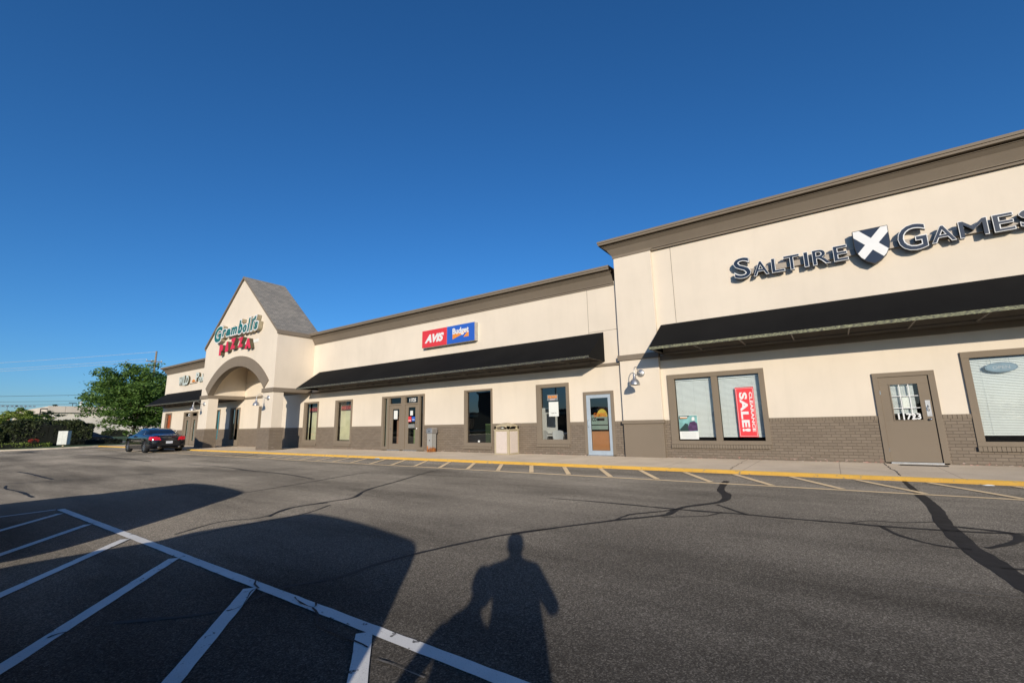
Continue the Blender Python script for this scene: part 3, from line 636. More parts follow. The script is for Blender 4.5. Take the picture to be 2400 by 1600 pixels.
# small notices on the doors
tag(panel('notice', PAPER, -17.52, -17.26, .018, 1.45, 1.86), 'white paper taped inside the left glass of double door 11725', 'notice')
mb = MB(); mb.box(-16.50, -16.28, .010, .017, 1.30, 1.55); put_text(mb, 'AVIS', -16.48, -16.30, 1.33, 1.40, .010, .007, 1, .02); tag(mb.build('sticker', [RED, WHITE]), 'small red square sticker on glass of double door', 'sticker', 'rental stickers')
mb = MB(); mb.box(-16.24, -16.03, .010, .017, 1.33, 1.54); put_text(mb, 'Budget', -16.23, -16.04, 1.37, 1.43, .010, .007, 1, .02); tag(mb.build('sticker', [BLUE, WHITE]), 'small blue square sticker on glass of double door', 'sticker', 'rental stickers')
mb = MB(); mb.box(-16.36, -16.18, .012, .017, 1.60, 1.82)
for k in range(4): mb.box(-16.48, -16.04, .010, .014, 1.03+k*.045, 1.045+k*.045)
tag(mb.build('notice', PAPER), 'pale opening hours notice under the two square stickers', 'notice')
# aluminium door with orange board
mb = MB(); mb.box(-7.265, -6.11, -.045, .09, 2.075, 2.187); mb.box(-7.265, -7.155, -.045, .09, 0, 2.075); mb.box(-6.225, -6.11, -.045, .09, 0, 2.075); f6 = mb.build('door_frame', TAUPE, B, .005)
d6 = glazed_leaf(-7.152, -6.228, .0, 2.07, (-7.015, -6.33), (.145, 1.955), ALU, -.03, .05, gl=GLASSR); panel('threshold', GALV, -7.15, -6.23, -.03, -.03, .0, f6, .08)
panel('kick_board', WOOD, -7.01, -6.335, .045, .15, .80, d6, .01)
mb = MB(); mb.tube([(-7.09, -.03, .95), (-7.09, -.075, .95), (-7.09, -.075, 1.2), (-7.09, -.03, 1.2)], .011, 8); mb.build('handle', ALU, d6)
mb = MB()
seg = [(-6.58+.20*cos(t), 1.30+.27*sin(t)) for t in [pi*k/16 for k in range(17)]]; mb.prism(seg, .000, -.004+.006, 0)
put_text(mb, 'GAMING', -6.90, -6.42, 1.29, 1.44, .000, -.003, 1, .03); put_text(mb, 'CO', -6.97, -6.80, 1.15, 1.28, .000, -.003, 2, .03); mb.box(-6.78, -6.50, -.002, .001, 1.16, 1.25, 2); mb.box(-6.99, -6.38, .002, .006, .86, 1.37, 3); mb.box(-6.99, -6.38, .0005, .0015, 1.0, 1.03, 2)
tag(mb.build('door_decal', [plain('yellow_decal', (.75, .60, .10), .5), ORANGE, BLACK, plain('pale_green_decal', (.36, .45, .38), .6)]), 'yellow sun shop decal with orange letters on glass of the blue grey door', 'decal')
# solid door 11723
mb = MB(); mb.box(.95, 2.143, -.05, .1, 2.095, 2.204); mb.box(.95, 1.06, -.05, .1, 0, 2.095); mb.box(2.02, 2.143, -.05, .1, 0, 2.095); f7 = mb.build('door_frame', TAUPE, B, .006)
d7 = glazed_leaf(1.063, 2.008, .015, 2.09, (1.275, 1.80), (1.02, 1.90), TAUPE, -.02, .045); tag(d7, 'taupe door with a nine light window')
mb = MB(); frame_mb(mb, (1.25, 1.825), (.995, 1.925), (1.277, 1.798), (1.022, 1.898), -.032, -.0205); mb.build('glazing_trim', TAUPE, d7, .003)
mb = MB()
for k in (1, 2): x = 1.275+.525*k/3; mb.box(x-.009, x+.009, -.008, .022, 1.02, 1.90); z = 1.02+.88*k/3; mb.box(1.276, x-.0091 if k == 1 else 1.7999, -.0075, .0215, z-.008, z+.008)
mb.box(1.276, 1.799, -.0072, .0212, 1.02+.88/3-.008, 1.02+.88/3+.008) if False else None
mb.build('glazing_bar', WHITE, d7)
mb = MB(); z = 1.02+.88/3; mb.box(1.46, 1.7999, -.0075, .0215, z-.008, z+.008); mb.build('glazing_bar', WHITE, d7)
blinds(d7, 1.28, 1.72, 1.20, 1.87, .07, .03)
mb = MB(); put_text(mb, '11723', 1.34, 1.77, 1.03, 1.18, -.009, -.013, 0, .03); tag(mb.build('number', WHITE, d7), 'white numerals 11723 on the door glass')
mb = MB(); mb.box(1.885, 1.975, -.026, -.0205, 1.10, 1.485); mb.tube([(1.93, -.026, 1.23), (1.93, -.07, 1.25), (1.93, -.075, 1.31), (1.93, -.026, 1.37)], .009, 8); mb.build('handle', GALV, d7)
mb = MB(); mb.lathe([(0, -.06), (.026, -.055), (.03, -.035), (.018, -.015), (.03, 0)], (1.93, -.02, 1.03), 14, axis='y'); mb.build('knob', CHROME, d7)
mb = MB(); mb.box(1.055, 1.072, -.028, -.01, 1.66, 1.76); mb.box(1.055, 1.072, -.028, -.01, .25, .35); mb.build('hinge', CHROME, d7)
panel('threshold', GALV, 1.06, 2.02, -.052, -.03, .012, f7, .045); panel('note', PAPER, 1.47, 1.63, .018, 1.30, 1.58, d7, .003)
# inner entrance under the porch and far double door
mb = MB(); frame_mb(mb, (-34.89, -33.43), (0, 2.59), (-34.70, -33.55), (.40, 2.47)); mb.box(-34.15, -34.05, -.035, .07, .40, 2.47); f8 = mb.build('door_frame', TAUPE, B, .004)
for a, b_ in ((-34.70, -34.15), (-34.05, -33.55)): mb = MB(); mb.quadface([(a, .05, .4), (b_, .05, .4), (b_, .05, 2.47), (a, .05, 2.47)]); mb.build('pane', GLASSD, f8, fix=False)
panel('roller_shade', SHADE, -34.0, -33.56, .25, .42, 1.9, f8); neon(-34.03, -33.56, 2.02, 2.30, .24, 'SUBS', 'dull red SUBS sign in the doorway window under the porch')
mb = MB(); frame_mb(mb, (-43.08, -40.35), (0, 2.56), (-42.9, -40.5), (.02, 2.45)); mb.box(-41.85, -41.55, -.04, .07, .02, 2.45)
for a, b_ in ((-42.9, -41.85), (-41.55, -40.5)): mb.box(a, b_, -.038, .07, 2.10, 2.2)
f9 = mb.build('door_frame', TAUPE, B, .004)
for a, b_ in ((-42.88, -41.87), (-41.53, -40.52)):
    dd = glazed_leaf(a, b_, .02, 2.09, (a+.32, b_-.32), (.30, 1.9), TAUPE); lever(b_-.1 if a < -42 else a+.1, 1.0, 0, dd, -1 if a < -42 else 1); panel('curtain', plain('pale_curtain', (.42, .50, .44), .8), a+.34, b_-.34, .1, .31, 1.85, dd)
mb = MB(); mb.box(-42.35, -41.95, .03, .04, 2.22, 2.42); mb.box(-42.25, -42.05, .026, .029, 2.27, 2.37, 1); mb.build('number_plate', [WHITE, BLACK], f9)
# dark interior shell
mb = MB()
def room(x0, x1, y1, z1=2.95):
    mb.quadface([(x0, .22, -.02), (x1, .22, -.02), (x1, y1, -.02), (x0, y1, -.02)], 1); mb.quadface([(x0, y1, -.02), (x1, y1, -.02), (x1, y1, z1), (x0, y1, z1)]); mb.quadface([(x0, .22, z1), (x1, .22, z1), (x1, y1, z1), (x0, y1, z1)])
    for x in (x0, x1): mb.quadface([(x, .22, -.02), (x, y1, -.02), (x, y1, z1), (x, .22, z1)])
for a in ((-47.5, -39, 5), (-38, -29, 4), (-26, -19.6, 3), (-19.5, -14.2, 6), (-14.1, -10.2, 5), (-10.1, -5.8, 7), (-5.0, 6.5, 4)): room(*a)
mb.build('interior', [DARK, FLOORI], B, fix=False)

# ------------------------------------------------------------------ gable porch (parts of the same building)
GX0, GX1, GY, GC = -34.06, -24.77, -2.255, -29.415
AX, AZ, AR, ARO = -29.37, -.083, 4.964, 5.575
def arc(r, z, n_, sgn=1):
    h = math.acos((z-AZ)/r) if z is not None else 0
    return [(AX+r*sin(-h+2*h*k/n_), AZ+r*cos(-h+2*h*k/n_)) for k in range(n_+1)]
mb = MB(); A = arc(AR, 3.33, 36); zE = 6.40; zA = zE+4.02
def ztop(x): return zE+(zA-zE)*(1-abs(x-GC)/(GX1-GC+.0))
for y, flip in ((GY, 0), (GY+.30, 1)):
    mb.quadface([(GX0, y, 3.33), (A[0][0], y, 3.33), (A[0][0], y, ztop(A[0][0])), (GX0, y, zE)])
    mb.quadface([(A[-1][0], y, 3.33), (GX1, y, 3.33), (GX1, y, zE), (A[-1][0], y, ztop(A[-1][0]))])
    for k in range(36): (a, c), (b_, d) = A[k], A[k+1]; mb.quadface([(a, y, c), (b_, y, d), (b_, y, ztop(b_)), (a, y, ztop(a))])
    mb.quadface([(GX0, y, 3.33), (A[0][0], y, 3.33), (A[0][0], y, 3.32), (GX0, y, 3.32)])
for k in range(36): (a, c), (b_, d) = A[k], A[k+1]; mb.quadface([(a, GY, c), (b_, GY, d), (b_, GY+.30, d), (a, GY+.30, c)], 1)
for x in (GX0, GX1): mb.quadface([(x, GY, 3.32), (x, GY+.30, 3.32), (x, GY+.30, zE), (x, GY, zE)])
mb.build('porch_gable_wall', [CREAM, TAUPE], B, fix=False)
mb = MB(); I = arc(AR, 3.34, 36); hO = math.acos((3.33+.0-AZ)/AR)
for k in range(36):
    t0, t1 = -hO+2*hO*k/36, -hO+2*hO*(k+1)/36
    P = lambda r, t, y: (AX+r*sin(t), y, AZ+r*cos(t))
    y0, y1 = GY-.05, GY-.002
    mb.quadface([P(AR-.01, t0, y0), P(AR-.01, t1, y0), P(ARO, t1, y0), P(ARO, t0, y0)]); mb.quadface([P(ARO, t0, y0), P(ARO, t1, y0), P(ARO, t1, y1), P(ARO, t0, y1)]); mb.quadface([P(AR-.01, t0, y0), P(AR-.01, t1, y0), P(AR-.01, t1, y1+.30), P(AR-.01, t0, y1+.30)])
for t in (-hO, hO): mb.quadface([P(AR-.01, t, y0), P(ARO, t, y0), P(ARO, t, y1), P(AR-.01, t, y1)])
mb.build('arch_trim', CORN, B, fix=False)
for a, b_ in ((-25.92, GX1), (GX0, -32.97)): mb = MB(); mb.box(a, b_, GY+.3001, -.003, 3.32, zE); mb.build('porch_side_wall', CREAM, B)
mb = MB(); mb.quadface([(-32.96, GY+.3, 5.32), (-25.93, GY+.3, 5.32), (-25.93, -.002, 5.32), (-32.96, -.002, 5.32)]); mb.build('porch_ceiling', CREAM, B, fix=False)
for a, b_ in ((-25.96, GX1+.06), (GX0-.06, -32.93)): mb = MB(); mb.box(a, b_, GY-.06, -.07, 3.09, 3.319); mb.build('porch_band', CORN, B, .01)
for a, b_ in ((-25.90, GX1-.01), (GX0+.01, -32.93)):
    mb = MB(); mb.box(a, b_, GY+.01, -1.66, 1.16, 3.089); c_ = mb.build('column', CREAM, B, .01)
    mb = MB(); mb.box(a-.15, b_+.07, GY-.07, -1.59, -.1, 1.05); mb.build('brick_pier', BRICK, c_, .004)
    mb = MB(); mb.box(a-.17, b_+.09, GY-.09, -1.57, 1.051, 1.16); mb.build('pier_cap', TAUPE, c_, .006)
# roof
mb = MB(); y0, y1 = GY-.09, .32; t_ = .13
for sg in (1, -1):
    ex = GC+sg*(GX1-GC+.06); ez = 6.42; az = zA+.06
    mb.quadface([(GC, y0, az+t_), (ex, y0, ez+t_), (ex, y1, ez+t_), (GC, y1, az+t_)]); mb.quadface([(GC, y0, az), (ex, y0, ez), (ex, y1, ez), (GC, y1, az)], 1)
    for y in (y0, y1): mb.quadface([(GC, y, az), (ex, y, ez), (ex, y, ez+t_), (GC, y, az+t_)], 1)
    mb.quadface([(ex, y0, ez), (ex, y1, ez), (ex, y1, ez+t_), (ex, y0, ez+t_)], 1)
rf = mb.build('porch_roof', [SHING, CORN], B, fix=False)
for a, b_ in ((GX1-.002, GX1+.09), (GX0-.09, GX0+.002)): mb = MB(); mb.box(a, b_, GY-.05, .30, 6.33, 6.47); mb.build('eave_fascia', CORN, rf)
mb = MB()
mb.quadface([(GX0, .30, 5.9), (GX1, .30, 5.9), (GX1, .30, 6.42), (GC, .30, zA), (GX0, .30, 6.42)]); mb.build('rear_gable', CREAM, B, fix=False)
# ------------------------------------------------------------------ signs
def letters(items, mats, yb, yf, name, parent, lay, label=None):
    """items: (char, x0, x1, z0, z1); lay: list of (grow, offset, y_back, y_front, mat index)"""
    for ch, x0, x1, z0, z1 in items:
        mb = MB()
        for gr, off, b_, f_, mi in lay: put_text(mb, ch, x0, x1, z0, z1, b_, f_, mi, off if ch != 'M' else min(off, 0), lay_shear, grow=gr)
        mb.build(name, mats, parent)
lay_shear = 0
sg = thing('shop_sign', 'dark blue channel letter sign SALTIRE GAMES with a white cross shield between the words', 'sign', (0, 0, 0))
items = [('S', -1.92, -1.46, 5.275, 5.93)]
for ch, a, b_ in (('A', -1.41, -1.00), ('L', -.93, -.60), ('T', -.62, -.22), ('I', -.13, -.02), ('R', .07, .48), ('E', .55, .87)): items.append((ch, a, b_, 5.275, 5.71))
items.append(('G', 1.91, 2.47, 5.205, 5.90))
for ch, a, b_ in (('A', 2.53, 2.98), ('M', 3.04, 3.54), ('E', 3.62, 3.97), ('S', 4.04, 4.42)): items.append((ch, a, b_, 5.285, 5.715))
letters(items, [BLACK, WHITE, NAVY], 0, 0, 'letter', sg, [(.0, .022, -.09, -.218, 0), (.0, .022, -.2185, -.222, 1), (-.014, .0, -.2225, -.226, 2)])
mb = MB(); cx = 1.39
def shield(s): 
    w_ = .37*s; top = 6.005; o = [(-w_, 0), (w_, 0), (w_, -.44), (w_*.93, -.60), (w_*.72, -.76), (w_*.40, -.89), (0, -.97*1.0), (-w_*.40, -.89), (-w_*.72, -.76), (-w_*.93, -.60), (-w_, -.44)]
    return [(cx+x, 5.52+(top+z-5.52)*s) for x, z in o]
mb.prism(shield(1), -.235, -.09, 0); mb.prism(shield(.965), -.239, -.2352, 1)
def clip(poly, a, b_, c):   # keep a*x+b*z<=c
    o = []
    for i in range(len(poly)):
        p, q = poly[i], poly[(i+1) % len(poly)]; dp = a*p[0]+b_*p[1]-c; dq = a*q[0]+b_*q[1]-c
        if dp <= 0: o.append(p)
        if dp*dq < 0: t = dp/(dp-dq); o.append((p[0]+(q[0]-p[0])*t, p[1]+(q[1]-p[1])*t))
    return o
for yy, (dx, dz) in ((-.2440, (.74, -.84)), (-.2445, (.74, .84))):
    L_ = math.hypot(dx, dz); nx, nz = -dz/L_, dx/L_; c0 = nx*cx+nz*5.575; p = clip(clip(shield(.965), nx, nz, c0+.105), -nx, -nz, -c0+.105); mb.prism(p, yy, -.2395, 2)
mb.build('shield', [BLACK, NAVY, WHITE], sg)
mb = MB(); mb.box(-1.5, 4.3, -.085, -.005, 5.41, 5.57); mb.build('raceway', plain('raceway_paint', (.42, .36, .29), .4), sg)

ab = thing('box_sign', 'red and blue lit box sign AVIS Budget on the wall above the long awning', 'sign')
panel('cabinet', GALV, -15.36, -12.17, -.003, 4.68, 5.49, ab, .235); panel('red_face', RED, -15.37, -13.80, -.2385, 4.685, 5.485, ab, .012); panel('blue_face', BLUE, -13.78, -12.17, -.2385, 4.685, 5.485, ab, .012)
mb = MB(); put_text(mb, 'AVIS', -15.20, -13.97, 4.88, 5.28, -.251, -.255, 0, .06, .32); mb.build('lettering', WHITE, ab)
mb = MB(); put_text(mb, 'Budget', -13.44, -12.49, 5.00, 5.36, -.255, -.258, 0, .035); mb.build('lettering', WHITE, ab)
mb = MB(); mb.prism([(-13.44, 5.08), (-12.86, 5.14), (-12.49, 5.19), (-12.9, 5.02), (-13.44, 4.86)], -.2545, -.251); mb.prism([(-12.49, 5.18), (-12.49, 4.90), (-12.80, 4.90)], -.2546, -.251); mb.build('logo_swoosh', ORANGE, ab)

gs = thing('restaurant_sign', "green script lettering Gramboli's above red block letters PIZZA on the porch gable", 'sign')
lay_shear = .22; GYs = GY
L = [('G', -32.2, -31.15, 6.62, 7.62), ('r', -31.12, -30.60, 6.90, 7.33), ('a', -30.57, -29.97, 6.86, 7.30), ('m', -29.92, -29.12, 6.86, 7.32), ('b', -28.98, -28.45, 6.80, 7.62), ('o', -28.36, -27.90, 6.80, 7.26), ('l', -27.80, -27.50, 6.80, 7.60), ('i', -27.40, -27.10, 6.80, 7.52), ("'", -27.02, -26.80, 7.36, 7.60), ('s', -26.98, -26.56, 6.80, 7.24)]
letters(L, [plain('tan_letter_return', (.36, .31, .21), .6, var=.15), WHITE, GREEN], 0, 0, 'letter', gs, [(.075, .09, GYs-.03, GYs-.27, 0), (.075, .09, GYs-.271, GYs-.285, 1), (.0, .04, GYs-.286, GYs-.30, 2)])
lay_shear = 0
L = [('P', -31.38, -30.92, 5.72, 6.40), ('Z', -29.85, -29.28, 5.95, 6.62), ('Z', -28.87, -28.30, 5.94, 6.55), ('A', -27.98, -27.28, 5.76, 6.38)]
letters(L, [OLIVE, CRIMSON], 0, 0, 'letter', gs, [(.0, .085, GYs-.03, GYs-.24, 0), (.0, .085, GYs-.241, GYs-.27, 1)])
mb = MB(); wi = [(-30.58, 5.90), (-30.50, 5.86), (-30.24, 5.86), (-30.16, 5.90), (-30.22, 6.20), (-30.30, 6.50), (-30.42, 6.50), (-30.52, 6.20)]; mb.prism(wi, GYs-.24, GYs-.03, 0); mb.prism(wi, GYs-.27, GYs-.241, 1); mb.build('letter', [OLIVE, CRIMSON], gs)
mb = MB(); mb.box(-29.3, -26.9, GYs-.02, GYs-.003, 6.12, 6.30); mb.build('raceway', PAPER, gs)

ws = thing('restaurant_sign', 'small white letters WILD and Pork with orange about between on the far wing', 'sign')
lay_shear = .08
letters([('W', -44.58, -43.85, 4.80, 5.50), ('I', -43.82, -43.66, 4.80, 5.55), ('L', -43.60, -43.22, 4.78, 5.58), ('D', -43.18, -42.62, 4.80, 5.52), ('P', -41.24, -40.62, 4.95, 5.62), ('o', -40.62, -40.30, 4.85, 5.25), ('r', -40.28, -40.08, 4.85, 5.22), ('k', -40.05, -39.55, 4.85, 5.45)],
        [OLIVE, LTRGREY], 0, 0, 'letter', ws, [(.0, .03, -.03, -.15, 0), (.01, .035, -.151, -.16, 1)])
lay_shear = .2; mb = MB(); put_text(mb, 'about', -42.1, -41.35, 4.93, 5.14, -.02, -.08, 0, .02, .2); mb.build('lettering', ORANGE, ws)
mb = MB(); mb.box(-42.6, -41.2, -.06, -.004, 4.82, 4.85); mb.build('raceway', OLIVE, ws)

# window signs
def sign_panel(pos, label): pass
mb = MB(); mb.box(-2.285, -1.795, .012, .022, .605, 2.045)
def rrect(x0, x1, z0, z1, t, y):
    mb.box(x0, x1, y-.002, y, z1-t, z1, 1); mb.box(x0, x1, y-.002, y, z0, z0+t, 1); mb.box(x0, x0+t, y-.002, y, z0+t, z1-t, 1); mb.box(x1-t, x1, y-.002, y, z0+t, z1-t, 1)
rrect(-2.265, -1.815, .63, 2.02, .007, .0118)
put_text(mb, 'SALE!', -2.19, -1.98, .76, 1.90, .0118, .009, 1, .04, rot=True, space=1.08); put_text(mb, 'CLEARANCE', -1.925, -1.845, .76, 1.90, .0118, .009, 1, .03, rot=True)
tag(mb.build('sale_banner', [plain('banner_red', (.80, .05, .06), .5, var=.03), WHITE]), 'red CLEARANCE SALE! banner standing sideways in the wide window', 'banner')
mb = MB(); mb.box(-3.99, -3.43, .030, .04, .54, 1.27); mb.box(-3.985, -3.435, .0275, .0298, .78, 1.265, 1)
mb.prism([(-3.985, .78), (-3.98, .84), (-3.86, .96), (-3.80, 1.03), (-3.72, 1.0), (-3.70, .78)], .0265, .0274, 2); mb.prism([(-3.70, .78), (-3.73, .9), (-3.66, 1.06), (-3.52, 1.09), (-3.45, 1.02), (-3.437, .8)], .0262, .0273, 3)
mb.prism([(-3.60, 1.11), (-3.60, 1.18), (-3.57, 1.22), (-3.53, 1.22), (-3.51, 1.18), (-3.52, 1.11)], .0263, .0274, 0)
mb.prism([(-3.98, 1.16), (-3.97, 1.255), (-3.66, 1.262), (-3.74, 1.17)], .0264, .0274, 2); mb.box(-3.95, -3.72, .0255, .0262, 1.205, 1.235, 0); mb.box(-3.95, -3.74, .0255, .0262, 1.175, 1.197, 4)
for k in range(5): mb.box(-3.92, -3.50, .0288, .0299, .60+k*.033, .606+k*.033, 5)
tag(mb.build('poster', [PAPER, plain('poster_teal', (.20, .42, .40), .6, sc=6, var=.3), plain('poster_dark', (.02, .05, .045), .6), plain('poster_purple', (.08, .035, .10), .6, sc=12, var=.5), ORANGE, plain('poster_grey', (.45, .46, .44), .6)]), 'teal and purple game poster leaning at the lower left of the wide window', 'poster')
mb = MB(); el = [(3.298+.27*cos(2*pi*k/28), 2.175+.115*sin(2*pi*k/28)) for k in range(28)]; mb.prism(el, .022, .048)
el2 = [(3.298+.24*cos(2*pi*k/28), 2.175+.09*sin(2*pi*k/28)) for k in range(28)]; mb.prism(el2, .018, .0218, 1); put_text(mb, 'OPEN', 3.16, 3.44, 2.14, 2.21, .018, .0165, 2, 0)
mb.tube([(3.15, .05, 2.27), (3.15, .05, 2.42)], .003, 5, 1); mb.tube([(3.45, .05, 2.27), (3.45, .05, 2.42)], .003, 5, 1)
tag(mb.build('open_sign', [plain('sign_grey_blue', (.16, .24, .29), .3), plain('sign_inner_grey', (.20, .30, .36), .3), plain('dull_tube', (.40, .46, .48), .3)]), 'unlit oval grey OPEN sign hanging before the white blinds', 'sign')
mb = MB(); mb.box(-8.74, -8.33, .024, .033, 1.36, 1.90); put_text(mb, 'Trade On', -8.67, -8.42, 1.46, 1.51, .0238, .021, 1, 0)
tag(mb.build('poster', [PAPER, plain('poster_ink', (.10, .09, .08), .6)]), 'white poster with a line of text inside the tall window by the bin', 'poster')
mb = MB(); mb.box(-8.80, -8.34, .026, .034, 1.95, 2.17); put_text(mb, 'POKéMON', -8.76, -8.38, 2.03, 2.14, .0258, .022, 1, .05); mb.box(-8.68, -8.46, .022, .0256, 1.975, 2.0, 2)
tag(mb.build('sticker', [plain('clear_grey_film', (.22, .24, .25), .3), ORANGE, plain('pale_pink', (.75, .55, .55), .5)]), 'orange lettered game sticker above the white poster in the tall window', 'sticker')
mb = MB(); mb.box(-8.58, -8.53, .027, .031, 1.9, 1.955); 
# folding chairs seen through the glass
def chair(x, y, rz, label):
    t = thing('folding_chair', label, 'chair', (x, y, -.02), rz, 'white folding chairs inside the shop')
    mb = MB(); n_ = 8
    for k in range(n_):
        a, b_ = -.225+.45*k/n_, -.225+.45*(k+1)/n_; f = lambda q: .03*math.cos(q/.225*pi/2)
        z0, z1 = .50, .86; tp = lambda q: z1-.05*(abs(q)/.225)**3
        mb.quadface([(a*.86, f(a)-.2, z0), (b_*.86, f(b_)-.2, z0), (b_, f(b_)-.22, tp(b_)), (a, f(a)-.22, tp(a))])
    o = mb.build('backrest', WHITE, t, fix=False); md = o.modifiers.new('s', 'SOLIDIFY'); md.thickness = .02
    mb = MB(); mb.box(-.21, .21, -.18, .22, .43, .455); mb.build('seat', WHITE, t, .01)
    for s in (-1, 1):
        mb = MB(); mb.tube([(s*.24, .24, 0), (s*.235, -.16, .5), (s*.235, -.21, .80)], .011, 6); mb.build('leg', GALV, t)
        mb = MB(); mb.tube([(s*.215, -.24, 0), (s*.215, .12, .44)], .011, 6); mb.build('leg', GALV, t)
    return t
chair(-8.62, .62, .05, 'white folding chair in the middle of the tall window by the aluminium door'); chair(-9.30, .66, -.1, 'white folding chair cut by the left edge of the tall window'); chair(-8.05, .75, .12, 'white folding chair at the right edge of the tall window')
wb = thing('display_board', 'pale board leaning behind the chairs inside the tall window', 'board', (-9.75, 1.25, -.02), .25); panel('board_face', WHITE, -.6, .6, .02, .62, 1.75, wb, .02); panel('board_foot', BLACK, -.55, .55, .05, 0, .6, wb, .03)
tb = thing('folding_table', 'pale folding table behind the white chairs in the shop', 'table', (-9.0, 1.6, -.02)); mb = MB(); mb.box(-1.1, 1.1, -.38, .38, .71, .74); mb.build('tabletop', WHITE, tb, .01)
for sx in (-.9, .9): mb = MB(); mb.tube([(sx, -.3, 0), (sx, -.3, .71)], .014, 6); mb.tube([(sx, .3, 0), (sx, .3, .71)], .014, 6); mb.tube([(sx, -.3, .2), (sx, .3, .2)], .01, 6); mb.build('leg_frame', GALV, tb)
cb_ = thing('filing_cabinet', 'green cabinet with a pale top edge behind the dark window beside the bin', 'cabinet', (-11.58, .13, -.02))
panel('carcass', GREENCAB, -.28, .30, .5, 0, 1.10, cb_, .55, .01); panel('top_edge', plain('pale_green_edge', (.45, .52, .22), .6), -.28, .32, .51, 1.10, 1.16, cb_, .57, .004)
tag(panel('wall_card', PAPER, -12.22, -12.12, .03, .39, .46), 'tiny white card at the bottom of the dark window', 'card')

# ------------------------------------------------------------------ gooseneck lamps
def lamp(x, y, z, label):
    t = thing('wall_lamp', label, 'wall lamp', (x, y, z), 0, 'gooseneck lamps on the facade')
    mb = MB(); mb.lathe([(0, -.05), (.06, -.045), (.125, -.02), (.135, 0)], (0, 0, 0), 28, axis='y'); mb.build('wall_plate', GALV, t)
    pts = []
    P_ = [(0, -.04, 0), (0, -.14, -.005), (0, -.26, .05), (0, -.38, .15), (0, -.50, .165), (0, -.595, .10), (0, -.62, .0), (0, -.62, -.08)]
    for k in range(len(P_)-1):
        p0, p1, p2, p3 = [Vector(P_[min(max(k+q, 0), len(P_)-1)]) for q in (-1, 0, 1, 2)]
        for s in range(4): u = s/4; pts.append(.5*((2*p1)+(p2-p0)*u+(2*p0-5*p1+4*p2-p3)*u*u+(3*p1-p0-3*p2+p3)*u**3))
    pts.append(Vector(P_[-1])); mb = MB(); mb.tube(pts, .013, 8); mb.build('gooseneck', GALV, t)
    mb = MB(); mb.lathe([(0, -.07), (.036, -.075), (.045, -.10), (.046, -.20), (.06, -.215), (.062, -.235), (.10, -.26), (.15, -.33), (.163, -.40), (.170, -.43), (.166, -.43), (.145, -.34), (.08, -.26), (0, -.25)], (0, -.62, 0), 28); mb.build('lamp_shade', GALV, t)
    mb = MB(); mb.lathe([(0, -.25), (.03, -.27), (.035, -.33), (0, -.37)], (0, -.62, 0), 12); mb.build('bulb', WHITE, t)
    return t
lamp(-5.05, -.152, 2.69, 'galvanised gooseneck lamp on the pilaster left of the game shop window'); lamp(-25.26, GY+.008, 2.77, 'galvanised gooseneck lamp on the right porch column'); lamp(-33.48, GY+.008, 2.77, 'galvanised gooseneck lamp on the left porch column behind the black car')

# ------------------------------------------------------------------ litter bin and ash post
t = thing('litter_bin', 'square beige litter bin with pebble panels and a domed hood', 'litter bin', (-10.385, -.46, -.03))
w_ = .34
mb = MB(); mb.box(-w_, w_, -w_, w_, .0, .05); mb.box(-w_+.02, w_-.02, -w_+.02, w_-.02, .05, .90)
for sx in (-1, 1):
    for sy in (-1, 1): a, b_ = sorted((sx*w_, sx*(w_-.085))); c, d = sorted((sy*w_, sy*(w_-.085))); mb.box(a, b_, c, d, .05, .90)
mb.build('body_frame', BEIGEP, t, .008)
for k in range(4):
    mb = MB(); mb.box(-w_+.088, w_-.088, -w_-.006, -w_+.03, .055, .865); o = mb.build('pebble_panel', PEBBLE, t, .003); o.rotation_euler = (0, 0, k*pi/2)
mb = MB(); mb.box(-w_-.012, w_+.012, -w_-.012, w_+.012, .90, .945)
# hood: four corner posts, arched openings and a dome
hz = 1.03
for sx in (-1, 1):
    for sy in (-1, 1): a, b_ = sorted((sx*w_, sx*(w_-.09))); c, d = sorted((sy*w_, sy*(w_-.09))); mb.box(a, b_, c, d, .945, 1.06)
n_ = 12
G_ = [[(-w_+2*w_*i/n_, -w_+2*w_*j/n_) for j in range(n_+1)] for i in range(n_+1)]
hgt = lambda x, y: 1.055+.155*max(0, 1-(max(abs(x), abs(y))/w_)**2*.55-(min(abs(x), abs(y))/w_)**2*.35)-.02
for i in range(n_):
    for j in range(n_): mb.quadface([(a, b_, hgt(a, b_)) for a, b_ in (G_[i][j], G_[i+1][j], G_[i+1][j+1], G_[i][j+1])], 0, True)
ed = [(-w_+2*w_*i/n_) for i in range(n_+1)]
for i in range(n_):
    for sgn in (-1, 1):
        a, b_ = ed[i], ed[i+1]; ar = lambda q: .955+.10*math.sqrt(max(0, 1-(q/(w_*.80))**2)) if abs(q) < w_*.80 else .945
        mb.quadface([(a, sgn*w_, ar(a)), (b_, sgn*w_, ar(b_)), (b_, sgn*w_, hgt(b_, sgn*w_)), (a, sgn*w_, hgt(a, sgn*w_))]); mb.quadface([(sgn*w_, a, ar(a)), (sgn*w_, b_, ar(b_)), (sgn*w_, b_, hgt(sgn*w_, b_)), (sgn*w_, a, hgt(sgn*w_, a))])
mb.build('hood', BEIGEP, t, fix=False)
mb = MB(); mb.box(-.24, .24, -.24, .24, .93, .962); mb.build('bin_liner', BLACK, t)
lt = MB()
for k in range(5):
    a = random.uniform(-.15, .15); b_ = random.uniform(-.2, .0); lt.lathe([(0, 0), (.04, .01), (.05, .04), (.03, .07), (0, .075)], (a, b_, .965), 8, mi=k % 2)
lt.build('litter', [PAPER, plain('salmon_wrapper', (.6, .3, .2), .7)], t)
t = thing('ash_post', 'narrow grey steel ash post with rust at its foot by the double door', 'ash post', (-14.56, -.33, -.03))
